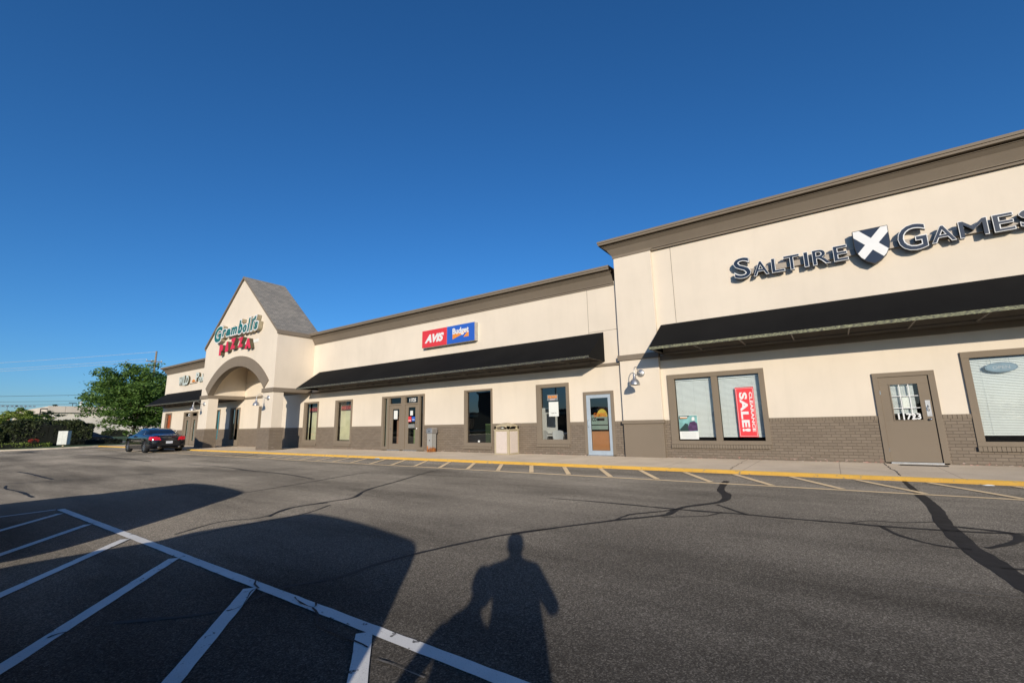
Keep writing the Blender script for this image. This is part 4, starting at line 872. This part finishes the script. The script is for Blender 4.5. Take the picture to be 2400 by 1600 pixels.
mb = MB(); mb.box(-.135, .135, -.135, .135, 0, .82); mb.box(-.147, -.105, -.147, -.105, 0, .82); mb.box(.105, .147, -.147, -.105, 0, .82); mb.build('post', RUSTM, t, .006)
mb = MB(); mb.box(-.175, .175, -.175, .175, .80, 1.0); mb.box(-.15, .15, -.15, .15, 1.0, 1.03); mb.build('cap', GALV, t, .015)
mb = MB(); mb.box(-.05, .05, -.179, -.1755, .88, .905); mb.build('slot', BLACK, t); mb = MB(); mb.lathe([(0, -.02), (.02, -.02), (.022, 0)], (0, -.136, .5), 10, axis='y'); mb.build('lock', BLACK, t)
# door mat bar lying by door 11723 and small litter on the ground
def box_thing(name, mat, b_, label, cat, bev=.004):
    mb = MB(); mb.box(*b_); o = mb.build(name, mat, None, bev); return tag(o, label, cat)
box_thing('door_mat', BLACK, (1.18, 2.02, -.60, -.46, -.029, -.012), 'thin black strip lying on the pavement before door 11723', 'mat')
def crumple(name, mat, x, y, r, label, cat, squash=.25, group=None):
    mb = MB(); z = ground_z(y)+.004 if y < -3.39 else -.028
    seg = [(r*random.uniform(.7, 1.2), t_) for t_ in [2*pi*k/9 for k in range(9)]]; top = (x, y, z+r*squash)
    P = [(x+a*cos(t_)*1.6, y+a*sin(t_)*.6, z) for a, t_ in seg]; Q = [(x+a*.6*cos(t_)*1.5, y+a*.6*sin(t_)*.6, z+r*squash*random.uniform(.5, 1.1)) for a, t_ in seg]
    for k in range(9): k2 = (k+1) % 9; mb.quadface([P[k], P[k2], Q[k2], Q[k]]); mb.quadface([Q[k], Q[k2], top])
    return tag(mb.build(name, mat), label, cat, group)
crumple('plastic_wrapper', plain('blue_wrapper', (.25, .45, .62), .4), -14.3, -3.45, .10, 'pale blue wrapper in the gutter left of the ash post', 'litter'); crumple('paper_scrap', PAPER, 2.05, -3.50, .06, 'white paper scraps on the yellow kerb below door 11723', 'litter')

# ------------------------------------------------------------------ cars
def catm(P, n_):
    out_ = []
    for k in range(len(P)-1):
        p0, p1, p2, p3 = P[max(k-1, 0)], P[k], P[k+1], P[min(k+2, len(P)-1)]
        for s in range(n_):
            u = s/n_; out_.append([(2*b_+(c-a)*u+(2*a-5*b_+4*c-d)*u*u+(3*b_-a-3*c+d)*u**3)/2 for a, b_, c, d in zip(p0, p1, p2, p3)])
    out_.append(list(P[-1])); return out_
def car(name, label, st, wheels, wr_, paint, gl_rng, rearx, kind, loc, rz, group=None, tail=(.70, .90, .42), seg=6, rseg=4, wspoke=10):
    t = thing(name, label, 'car', loc, rz, group)
    F = catm(st, seg); RN = 8; rings = []
    for x, zb, w_, zbelt, wr, zt in F:
        base = [(0, zb), (w_*.84, zb), (w_*.985, zb+.10), (w_*1.0, (zb+zbelt)/2+.05), (w_*.975, zbelt), (wr, zt-.055), (wr*.78, zt-.008), (0, zt)]
        rr = catm(base, rseg); rings.append([(x, a, b_) for a, b_ in rr])
    M = len(rings[0]); body = MB(); gls = {q_: MB() for q_ in ('windscreen', 'rear_window', 'side_window', 'side_window_')}; tl = {1: MB(), -1: MB()}
    for k in range(len(rings)-1):
        for j in range(M-1):
            for sg_ in (1, -1):
                q = [rings[k][j], rings[k+1][j], rings[k+1][j+1], rings[k][j+1]]; c = [sum(p[i] for p in q)/4 for i in range(3)]
                if any(math.hypot(c[0]-wx, c[2]-wr_) < wr_+.045 for wx in wheels) and j/rseg < 3.9 and abs(c[1]) > .45: continue
                q2 = [(p[0], sg_*p[1], p[2]) for p in q]; rj = (j+.5)/rseg; isg = False
                (fx0, fx1, rx0, rx1, sx0, sx1) = gl_rng
                if rj > 5.2 and (fx0 < c[0] < fx1 or rx0 < c[0] < rx1): isg = 'windscreen' if c[0] > 0 else 'rear_window'
                if 4.2 < rj < 4.9 and sx0 < c[0] < sx1: isg = 'side_window' if sg_ > 0 else 'side_window_'
                if tail and c[0] < rearx and tail[0] < c[2] < tail[1] and abs(c[1]) > tail[2]+(c[2]-tail[0])*(.55): tl[sg_].quadface(q2, 0, True)
                elif isg: gls[isg].quadface(q2, 0, True)
                else: body.quadface(q2, 0, True)
    for e in (0, -1):
        body.quadface([p for p in rings[e]]+[(p[0], -p[1], p[2]) for p in rings[e][::-1]])
    body.box(min(wheels)-.5, max(wheels)+.5, -.62, .62, .2, .62, 1)
    body.build('body', [paint, BLACK], t); [g_.build(q_.rstrip('_'), CARGL, t) for q_, g_ in gls.items() if g_.v]
    if tail:
        for s in (1, -1): tl[s].build('tail_light', TAILR, t)
    hw = max(s_[2] for s_ in st)
    for wx in wheels:
        for s in (1, -1):
            wt = MB(); y1 = s*(hw-.0); y0 = s*(hw-.22)
            wt.lathe([(wr_*.62, y0), (wr_*.93, y0), (wr_, y0+s*.03), (wr_, y1-s*.03), (wr_*.93, y1), (wr_*.70, y1-s*.008)], (wx, 0, wr_), 28, axis='y'); wh = wt.build('wheel', RUBBER, t)
            rm = MB(); rm.lathe([(wr_*.70, y1-s*.01), (wr_*.66, y1-s*.05), (wr_*.60, y1-s*.10), (0.001, y1-s*.12)], (wx, 0, wr_), 28, axis='y', mi=1)
            for k in range(wspoke):
                a = 2*pi*k/wspoke; p = lambda r, da: (wx+r*cos(a+da), y1-s*.012-s*.02*(1-r/wr_), wr_+r*sin(a+da)); pb = lambda r, da: (wx+r*cos(a+da), y1-s*.07, wr_+r*sin(a+da))
                rm.quadface([p(.03, -.6), p(wr_*.68, -.13), p(wr_*.68, .13), p(.03, .6)])
                rm.quadface([p(.03, -.6), p(wr_*.68, -.13), pb(wr_*.68, -.13), pb(.03, -.6)])
            rm.lathe([(.055, y1-s*.02), (.04, y1-s*.008), (.001, y1-s*.006)], (wx, 0, wr_), 12, axis='y'); rm.build('rim', [RIM, BLACK], wh)
    return t
COUPE = [(-2.32, .40, .62, .60, .58, .66), (-2.27, .30, .78, .74, .70, .83), (-2.12, .22, .86, .87, .72, .965), (-1.80, .20, .895, .91, .70, .995), (-1.45, .19, .905, .925, .68, 1.05), (-.95, .18, .91, .935, .61, 1.26), (-.45, .18, .91, .94, .575, 1.365), (.10, .18, .905, .93, .575, 1.385), (.55, .18, .905, .92, .60, 1.31), (1.20, .18, .905, .90, .68, 1.01), (1.65, .20, .89, .85, .70, .92), (2.10, .22, .84, .74, .66, .80), (2.28, .30, .72, .62, .58, .66)]
cr = car('parked_car', 'glossy black coupe parked at the kerb in front of the porch', COUPE, (-1.40, 1.40), .335, CARBLK, (.62, 1.22, -1.38, -.52, -1.15, 1.05), -1.93, 'c', (-33.66, -4.62, -.125), pi, seg=7, rseg=5)
mb = MB(); mb.box(-2.345, -2.325, -.16, .16, .50, .64); mb.build('number_plate', plain('plate_white', (.60, .62, .66), .4, sc=30, var=.4), cr, .003)
for s in (1, -1):
    mb = MB(); mb.box(.72, .84, s*.90 if s > 0 else -1.09, 1.09 if s > 0 else -.90, .93, 1.06); mb.build('mirror', CARBLK, cr, .03)
    mb = MB(); mb.tube([(-2.36, s*.50, .30), (-2.2, s*.50, .30)], .05, 12); mb.build('exhaust', CHROME, cr)
mb = MB(); mb.box(-2.30, -2.28, -.09, .09, .83, .855); mb.build('badge', CHROME, cr)
mb = MB(); mb.tube([(1.02, .835, .97), (.45, .70, 1.30), (-.2, .665, 1.345), (-.75, .72, 1.27), (-1.0, .80, 1.10), (-.9, .87, .98)], .008, 6); mb.tube([(1.02, -.835, .97), (.45, -.70, 1.30), (-.2, -.665, 1.345), (-.75, -.72, 1.27), (-1.0, -.80, 1.10), (-.9, -.87, .98)], .008, 6); mb.build('window_chrome', CHROME, cr)
c2 = car('parked_car', 'dark car nose half hidden behind the clipped hedges', COUPE, (-1.40, 1.40), .335, CARBLK, (.62, 1.22, -1.38, -.52, -1.15, 1.05), -1.93, 'c', (-72, .35, -.22), pi/2, seg=4, rseg=3, wspoke=6)
SUV = [(-2.38,.50,.86,.70,.80,.78),(-2.34,.40,.93,.95,.88,1.05),(-2.28,.34,.94,1.08,.80,1.45),(-2.2,.30,.94,1.10,.76,1.70),(-1.7,.28,.94,1.10,.74,1.76),(-.6,.28,.94,1.10,.74,1.78),(.5,.28,.94,1.08,.72,1.74),(.85,.28,.94,1.07,.70,1.60),(1.35,.28,.93,1.05,.76,1.18),(1.9,.30,.92,1.0,.76,1.06),(2.25,.34,.88,.84,.76,.92),(2.38,.45,.80,.66,.7,.72)]
def suv(x, y, rz, label, sc=1.): 
    o = car('parked_suv', label, SUV, (-1.42, 1.45), .36, CARGRY, (.9, 1.4, -2.30, -2.18, -2.0, .85), -2.1, 's', (x, y, ground_z(y)), rz, 'cars parked behind the photographer', (.85, 1.15, .66), seg=4, rseg=3, wspoke=6); o.scale = sc; return o
A_ = suv(-3.44, -15.89, radians(172.3), 'grey wagon parked beside the standing adult and child', (1.045, 1.083, .922))
B_ = suv(-9.85, -15.13, radians(177.7), 'grey wagon parked ahead of the one beside the people', (1.11, 1.037, .924))
for k, (x, y, s) in enumerate(((-22.1, -17.3, 1), (-30.6, -17.2, 1.0))):
    car('parked_car', ['grey saloon parked in the middle of the row behind the photographer', 'grey saloon parked far down the row behind the photographer'][k], COUPE, (-1.40, 1.40), .335, CARGRY, (.62, 1.22, -1.38, -.52, -1.15, 1.05), -1.93, 'c', (x, y, ground_z(y)), radians(-125), 'cars parked behind the photographer', seg=4, rseg=3, wspoke=6)

# ------------------------------------------------------------------ vegetation
def foliage(mb, centres, n_, spread, size, flat=.5, mi=0):
    for c in centres:
        for k in range(n_):
            d = Vector((random.gauss(0, 1), random.gauss(0, 1), random.gauss(0, flat)))*spread; p = Vector(c)+d
            a = Vector((random.uniform(-1, 1), random.uniform(-1, 1), random.uniform(-.5, .5))).normalized(); nrm = Vector((random.gauss(0, 1), random.gauss(0, 1), .8)).normalized(); b_ = nrm.cross(a).normalized()
            s = size*random.uniform(.6, 1.4); q = [p-a*s, p+b_*s*.42, p+a*s, p-b_*s*.42]
            i = len(mb.v); mb.v += [tuple(v) for v in q]; mb.f.append((i, i+1, i+2, i+3)); mb.m.append(mi); mb.sm.append(False)
def limb(mb, p0, p1, r0, r1, bend=.2):
    p0, p1 = Vector(p0), Vector(p1); L_ = (p1-p0).length; mid = p0.lerp(p1, .5)+Vector((random.uniform(-1, 1), random.uniform(-1, 1), random.uniform(-.2, .6)))*L_*bend*.4
    mb.tube([p0, p0.lerp(mid, .6), mid, mid.lerp(p1, .5), p1], [r0, r0*.8, (r0+r1)/2, r1*1.3, r1], 7)
def tree(name, label, loc, h, rad, zlo, mat, ncl=260, nl=55, leaf_s=.13, lean=0, cat='tree', sq=1.):
    t = thing(name, label, cat, loc); mb = MB(); top = (lean, 0, h*.8); mb.tube([(0, 0, -.1), (.05, 0, h*.15), (.1+lean*.3, .05, h*.4), top], [h*.022, h*.018, h*.013, h*.005], 9)
    cen = []; zc = (h+zlo)/2; hz_ = (h-zlo)/2
    for k in range(ncl):
        while 1:
            v = Vector((random.uniform(-1, 1), random.uniform(-1, 1), random.uniform(-1, 1)))
            if .25 < v.length < 1: break
        v = v*(.62+.38*v.length)*(1+.16*sin(5*math.atan2(v.y, v.x)+3*v.z)); cen.append((lean+v.x*rad*sq, v.y*rad, zc+v.z*hz_))
    for k in range(16):
        c = random.choice(cen); z0 = h*random.uniform(.18, .5); limb(mb, (.08, .03, z0), c, h*.009, h*.002)
    mb.build('trunk', BARK, t); cm = MB(); foliage(cm, cen, nl, rad*.085, leaf_s, .38); cm.build('crown', mat, t, fix=False)
    return t
tree('locust_tree', 'broad green tree with feathery drooping sprays beside the far end of the strip', (-78, 6.3, .2), 9.75, 5.4, 1.0, LEAF, 560, 64, .18, -.2)
tree('young_tree', 'bright yellow green small tree rising behind the left end of the hedge', (-62.5, -6.45, -.08), 3.5, 1.75, .6, LEAFY, 190, 70, .095)
tree('fir_tree', 'small dark fir left of the pale flat roofed building', (-74, -2.9, 0), 4.2, 1.3, .5, FIRL, 80, 60, .09)
def hedge(name, label, x0, x1, y0, y1, z0, z1, mat, dens=260, size=.055, rnd=.35, cat='hedge'):
    t = thing(name, label, cat, ((x0+x1)/2, (y0+y1)/2, z0)); hx, hy, hz_ = (x1-x0)/2, (y1-y0)/2, z1-z0; mb = MB()
    n_ = 22; bmp = lambda u, v: 1+.07*sin(u*9+v*5)+.06*sin(u*4.3-v*11)
    def sp(u, v):
        th = 2*pi*u; ph = pi/2*v; e = .42; sgn = lambda a: (abs(a)**e)*(1 if a > 0 else -1)
        x = sgn(cos(th))*max(cos(ph), 0)**e; y = sgn(sin(th))*max(cos(ph), 0)**e; z = max(sin(ph), 0)**e; b_ = bmp(u*6, v)
        return Vector((x*hx*b_, y*hy*(1+(b_-1)*.5), z*hz_*(1+(b_-1)*.8)))
    for i in range(n_*2):
        for j in range(n_//2):
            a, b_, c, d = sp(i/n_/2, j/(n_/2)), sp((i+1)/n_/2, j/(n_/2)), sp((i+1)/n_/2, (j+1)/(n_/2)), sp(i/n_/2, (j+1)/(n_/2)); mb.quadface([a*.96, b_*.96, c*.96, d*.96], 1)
    area = 2*(hx*2+hy*2)*hz_+4*hx*hy
    for k in range(int(area*dens)):
        p = sp(random.random(), random.random()**1.0)
        p += Vector((random.gauss(0, .035), random.gauss(0, .035), random.gauss(0, .035)))
        a = Vector((random.gauss(0, 1), random.gauss(0, 1), random.gauss(0, 1))).normalized(); b_ = a.cross(Vector((random.gauss(0, 1), random.gauss(0, 1), random.gauss(0, 1)))).normalized(); s = size*random.uniform(.6, 1.5)
        mb.quadface([p-a*s, p+b_*s*.5, p+a*s, p-b_*s*.5])
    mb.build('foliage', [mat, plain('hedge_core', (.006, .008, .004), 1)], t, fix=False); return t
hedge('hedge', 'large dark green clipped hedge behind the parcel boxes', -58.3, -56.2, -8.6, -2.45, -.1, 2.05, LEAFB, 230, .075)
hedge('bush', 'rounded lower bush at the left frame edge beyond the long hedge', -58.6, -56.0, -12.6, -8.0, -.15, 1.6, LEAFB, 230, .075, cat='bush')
hedge('low_hedge', 'low clipped hedge coloured nearly black for shade running right of the parcel boxes', -56.6, -55.2, -4.2, -.55, -.03, .40, LEAFD, 400, .05)
hedge('shrub', 'low wide shrub row on the grass before the pale building', -116, -113.6, 11.5, 15.3, .2, 1.35, LEAFB, 60, .14, cat='shrub')
hedge('flower_bed', 'low green and orange planting at the foot of the left hedge', -56.0, -55.2, -12, -5.3, -.12, .26, LEAFY, 300, .045, cat='flower bed')
hedge('red_lily', 'small clump of orange red blooms before the hedge', -55.6, -55.1, -6.75, -6.2, .28, .55, LEAFR, 500, .03, cat='flowers')

# parcel / mail boxes
t = thing('mailbox_cluster', 'pale grey cluster of locked mail boxes on a pedestal in front of the dark hedge', 'mailbox', (-53.6, -4.95, 0), 0)
mb = MB(); mb.box(-.30, .30, -.32, .32, .10, 1.24); bd = mb.build('cabinet', plain('pale_grey_enamel', (.50, .52, .48), .5, sc=2), t, .015)
mb = MB(); 
for i in range(8):
    for j in range(2): mb.box(.3005, .306, -.29+j*.30, -.01+j*.30, .17+i*.13, .285+i*.13)
mb.build('box_door', plain('door_grey_enamel', (.55, .57, .52), .45), t, .003)
mb = MB(); mb.lathe([(.16, -.12), (.16, -.08), (.07, -.06), (.07, .10)], (0, 0, 0), 14); mb.build('pedestal', BEIGEP, t)
t.rotation_euler = (0, 0, radians(-33))

# ------------------------------------------------------------------ far buildings, poles, wires
t = thing('warehouse', 'pale windowless flat roofed building with a panelled parapet behind the tree', 'building')
SIDEW = plain('pale_wall', (.72, .67, .57), .9, sc=.3); mb = MB(); mb.box(-160, -120, 4.95, 60, 0, 4.9); mb.build('wall', SIDEW, t)
mb = MB(); y = 4.35
while y < 60: mb.box(-119.95, -119.5, y, y+2.32, 4.9, 6.1); y += 2.36
mb.box(-159.9, -119.97, 4.4, 60, 4.9, 6.05); mb.build('parapet', plain('parapet_panel', (.66, .58, .48), .8, sc=.2), t)
mb = MB(); mb.box(-130, -129.4, 10.6, 10.95, 6.05, 7.6); mb.build('vent_pipe', WHITE, t); mb = MB(); mb.lathe([(0, 0), (.3, .05), (.33, .12), (0, .4)], (-119.95, 8.8, 3.4), 10, axis='z'); mb.build('wall_light', BLACK, t)
t = thing('shop_building', 'orange tan low shop with a dark strip below at the far left edge', 'building'); mb = MB(); mb.box(-240, -200, -30, 9.6, 3.0, 6.3); mb.build('fascia', plain('tan_fascia', (.55, .34, .18), .8), t); mb = MB(); mb.box(-238, -201.5, -30, 9.2, 0, 3.0); mb.build('shopfront', BLACK, t)
t = thing('utility_pole', 'tall weathered wooden utility pole with crossarm and insulators behind the tree', 'utility pole', (-95, 12.6, -.1)); mb = MB(); mb.tube([(0, 0, 0), (.0, 0, 14.9)], [.20, .14], 10); mb.build('shaft', POLEW, t)
mb = MB(); mb.box(-.06, .06, -1.3, 1.0, 13.0, 13.14); mb.build('crossarm', POLEW, t)
for q in (-1.2, -.5, .9): mb = MB(); mb.lathe([(0, 0), (.06, .03), (.04, .10), (.07, .16), (.0, .24)], (0, q, 13.14), 8); mb.build('insulator', GALV, t)
mb = MB(); mb.lathe([(0, 0), (.16, .02), (.17, .45), (0, .5)], (0, -.8, 12.2), 10); mb.build('transformer', GALV, t)
def cable(name, a, b_, r, sag, label, mat, grp):
    a, b_ = Vector(a), Vector(b_); mb = MB(); mb.tube([a.lerp(b_, k/16)-Vector((0, 0, sag*4*(k/16)*(1-k/16))) for k in range(17)], r, 5, caps=False); return tag(mb.build(name, mat), label, 'cable', grp)
dv = Vector((-30, -14.85, 0)); p0 = Vector((-95, 12.6, 0)); CBM = plain('sunlit_cable', (.55, .55, .55), .5); CBD = plain('dark_cable', (.03, .03, .035), .6)
for z, yo, lb in ((14.7, 0, 'topmost pale power line running from the wooden pole'), (13.3, -1.2, 'second pale power line just below the top one'), (13.28, .9, 'third pale power line close under the second one')):
    cable('power_line', p0+Vector((0, yo, z)), p0+dv*4+Vector((0, yo, z)), .022, .9, lb, CBM, 'power lines')
for k, (a, b_) in enumerate((((-200.1, 6.74, 12), (-178, 22.4, 12)), ((-234.3, 10.65, 12), (-214, 29.2, 12)), ((-260.3, 13.6, 12), (-236, 34.5, 12)))):
    a, b_ = Vector(a), Vector(b_); d = (b_-a); cable('power_line', a-d*2, b_+d*3, .05, 0, ['uppermost dark wire left of the tree', 'middle dark wire left of the tree', 'lowest dark wire left of the tree'][k], CBD, 'power lines')
def light_pole(x, y, h, label, kind=0, rz=0, grp='parking lot light poles'):
    t = thing('lamp_post', label, 'lamp post', (x, y, -.1 if y > -3 else ground_z(y)), rz, grp); mb = MB(); mb.tube([(0, 0, 0), (0, 0, h)], [.11, .07], 8); mb.build('pole', BLACK if kind != 2 else GALV, t)
    if kind < 2:
        for s in ((1, -1) if kind else (1,)):
            mb = MB(); mb.box(.1 if s > 0 else -.95, .95 if s > 0 else -.1, -.22, .22, h-.12, h+.08); mb.build('lamp_head', BLACK, t, .02)
    else:
        mb = MB(); mb.box(-2.6, 2.6, -.06, .06, h-.1, h+.02); mb.build('arm', GALV, t)
        for q in (-2.4, -1.2, 0, 1.2, 2.4): mb = MB(); mb.box(q-.35, q+.35, -.3, .3, h-.02, h+.35); mb.build('lamp_head', GALV, t)
    return t
light_pole(-90, -5.9, 4.0, 'short lamp post at the far left edge', 0, pi/2); light_pole(-120, 3.45, 5.7, 'single dark lamp post left of the fir', 0, pi/2); light_pole(-260, 15.6, 11.6, 'leftmost pale field light mast', 2, pi/2); light_pole(-260, 20.4, 11.7, 'pale field light mast beside the single dark lamp post', 2, pi/2); light_pole(-205, 23.6, 10.9, 'dark lamp post showing above the pale building', 1, pi/2)

# what stands behind the camera and is mirrored in the glass
t = thing('brick_store', 'brown brick store with a square corner tower across the parking lot', 'building', (-72, -78, 0)); BR2 = plain('brown_brick', (.16, .09, .06), .9, sc=.5)
mb = MB(); mb.box(-40, 30, -30, 0, -.6, 4.6); mb.build('wall', BR2, t); mb = MB(); mb.box(-4, 3.5, -7, .6, -.6, 9.2); mb.build('tower', BR2, t); mb = MB(); mb.box(-4.3, 3.8, -7.3, .9, 9.2, 9.7); mb.build('tower_cap', BLACK, t)
mb = MB(); mb.box(-40, 30, .02, .5, 3.4, 4.0); mb.build('fascia', plain('sand_fascia', (.45, .36, .24), .8), t)
mb = MB(); mb.box(-38, -6, .01, .06, .2, 3.0); mb.box(5, 28, .01, .06, .2, 3.0); mb.build('shopfront', CARGL, t)
mb = MB(); cs = []
for k in range(420): cs.append((random.uniform(-190, 150), random.uniform(-118, -106), random.uniform(.5, 3.4)))
foliage(mb, cs, 30, 1.2, .7, .7); tag(mb.build('tree_line', LEAFB, fix=False), 'distant line of trees across the road behind the store', 'trees', kind='stuff')
light_pole(-28.4, -35, 9, 'twin headed dark lamp post in the middle of the lot', 1); light_pole(-78, -66, 10, 'twin headed dark lamp post beside the brick store', 1); light_pole(8, -48, 9.5, 'twin headed dark lamp post at the right side of the lot', 1)

# ------------------------------------------------------------------ the photographer and a child (seen by their shadows)
UH = Vector((.685, -1)).normalized()            # horizontal direction towards the sun
VH = Vector((-UH.y, UH.x))*1.0                  # to the right of the shadow as the camera sees it
PB = Vector((.07, -15.01)); gz = ground_z(PB.y)
def pw(l, f, z): d = PB+VH*l-UH*f; return (d.x, d.y, gz+z*.99)   # l: to the camera's right, f: forward (away from the sun), z: height
def skin_obj(name, V, E_, R_, mat, parent=None, sub=2):
    me = bpy.data.meshes.new(name); me.from_pydata(V, E_, []); o = bpy.data.objects.new(name, me); COL.objects.link(o)
    md = o.modifiers.new('skin', 'SKIN'); sv = me.skin_vertices[0].data if me.skin_vertices else None
    if sv is None:
        bm = bmesh.new(); bm.from_mesh(me); bm.verts.layers.skin.verify(); bm.to_mesh(me); bm.free(); sv = me.skin_vertices[0].data
    for k, r in enumerate(R_): sv[k].radius = (r, r) if not isinstance(r, tuple) else r; sv[k].use_root = (k == 0)
    md.use_smooth_shade = True; sb = o.modifiers.new('sub', 'SUBSURF'); sb.levels = sub; sb.render_levels = sub
    me.materials.append(mat); o.parent = parent; return o
J = [(0, 0, .95), (0, .0, 1.15), (0, -.01, 1.36), (0, .0, 1.46), (0, .02, 1.58), (0, .03, 1.66),
     (-.20, .0, 1.36), (-.27, .03, 1.14), (-.16, .20, 1.36), (.18, .0, 1.37), (.31, .02, 1.10), (.13, .20, 1.36),
     (-.12, 0, .88), (-.13, .02, .50), (-.14, -.01, .09), (-.15, .14, .04), (.12, 0, .88), (.13, .02, .50), (.14, -.01, .09), (.15, .14, .04)]
Ed = [(0, 1), (1, 2), (2, 3), (3, 4), (4, 5), (2, 6), (6, 7), (7, 8), (2, 9), (9, 10), (10, 11), (0, 12), (12, 13), (13, 14), (14, 15), (0, 16), (16, 17), (17, 18), (18, 19)]
Rr = [.17, .155, .17, .06, .085, .068, .09, .07, .035, .085, .062, .035, .125, .105, .08, .05, .125, .105, .08, .05]
per = thing('person', 'adult in a blue shirt and khaki trousers holding a camera to the chin', 'person', (0, 0, 0))
skin_obj('body', [pw(*j) for j in J], Ed, Rr, SHIRT, per)
mb = MB(); mb.lathe([(0, .16), (.07, .14), (.095, .08), (.098, .0), (.085, -.05)], pw(0, .005, 1.60), 20); mb.build('hair', HAIR, per)
for s in (-1, 1):
    V = [(s*.16*(1 if s < 0 else .85), .20, 1.36), (s*.11, .23, 1.38)]; R_ = [.03, .028]; E2 = [(0, 1)]
    for k, (dy, L_) in enumerate(((.0, .07), (.012, .08), (.024, .075), (.036, .06))):
        V += [(s*.085, .235+dy*.6, 1.41-dy), (s*.06, .245+dy*.6, 1.415-dy), (s*.035, .235+dy*.6, 1.41-dy)]; b_ = len(V)-3; E2 += [(1, b_), (b_, b_+1), (b_+1, b_+2)]; R_ += [.010, .009, .008]
    V += [(s*.09, .21, 1.40), (s*.06, .205, 1.385)]; b_ = len(V)-2; E2 += [(1, b_), (b_, b_+1)]; R_ += [.011, .009]
    skin_obj('hand', [pw(*v) for v in V], E2, R_, SKIN, per, 1)
mb = MB()
for a, b_ in (((-.05, .125, 1.60), .012), ((.05, .125, 1.60), .012), ((0, .135, 1.57), .014)): mb.lathe([(0, -b_), (b_, 0), (0, b_)], pw(*a), 8)
mb.build('face', SKIN, per)
kid = thing('person', 'child in a dark jacket with one arm hanging out beside the standing adult', 'person', (0, 0, 0))
JK = [(-.36, 0, .70), (-.35, 0, .90), (-.34, 0, 1.02), (-.31, 0, 1.12), (-.27, .01, 1.26), (-.27, .01, 1.34),
      (-.47, 0, 1.04), (-.60, .02, .86), (-.67, .05, .66), (-.22, 0, 1.0), (-.18, .05, .8), (-.17, .1, .62),
      (-.44, 0, .62), (-.45, .02, .36), (-.45, 0, .08), (-.46, .1, .035), (-.28, 0, .62), (-.28, .02, .36), (-.28, 0, .08), (-.28, .1, .035)]
RK = [.13, .125, .12, .055, .085, .07, .075, .055, .035, .06, .05, .035, .085, .065, .05, .04, .085, .065, .05, .04]
skin_obj('body', [pw(*j) for j in JK], Ed, RK, PANTS, kid)
mb = MB(); mb.lathe([(0, .13), (.06, .12), (.088, .06), (.09, .0), (.08, -.05)], pw(-.29, .0, 1.28), 18); mb.build('hair', HAIR, kid)
for l_, z_ in ((-.68, .62), (-.17, .58)):
    V = [(l_, .06, z_+.03), (l_, .07, z_-.02)]; E2 = [(0, 1)]; R_ = [.028, .026]
    for k in range(4): V += [(l_-.02+.014*k, .08+.01*k, z_-.05), (l_-.022+.015*k, .085+.01*k, z_-.085+.006*abs(k-1.5))]; q = len(V)-2; E2 += [(1, q), (q, q+1)]; R_ += [.008, .007]
    V += [(l_, .105, z_-.02), (l_, .115, z_-.045)]; q = len(V)-2; E2 += [(1, q), (q, q+1)]; R_ += [.009, .008]
    skin_obj('hand', [pw(*v) for v in V], E2, R_, SKIN, kid, 1)
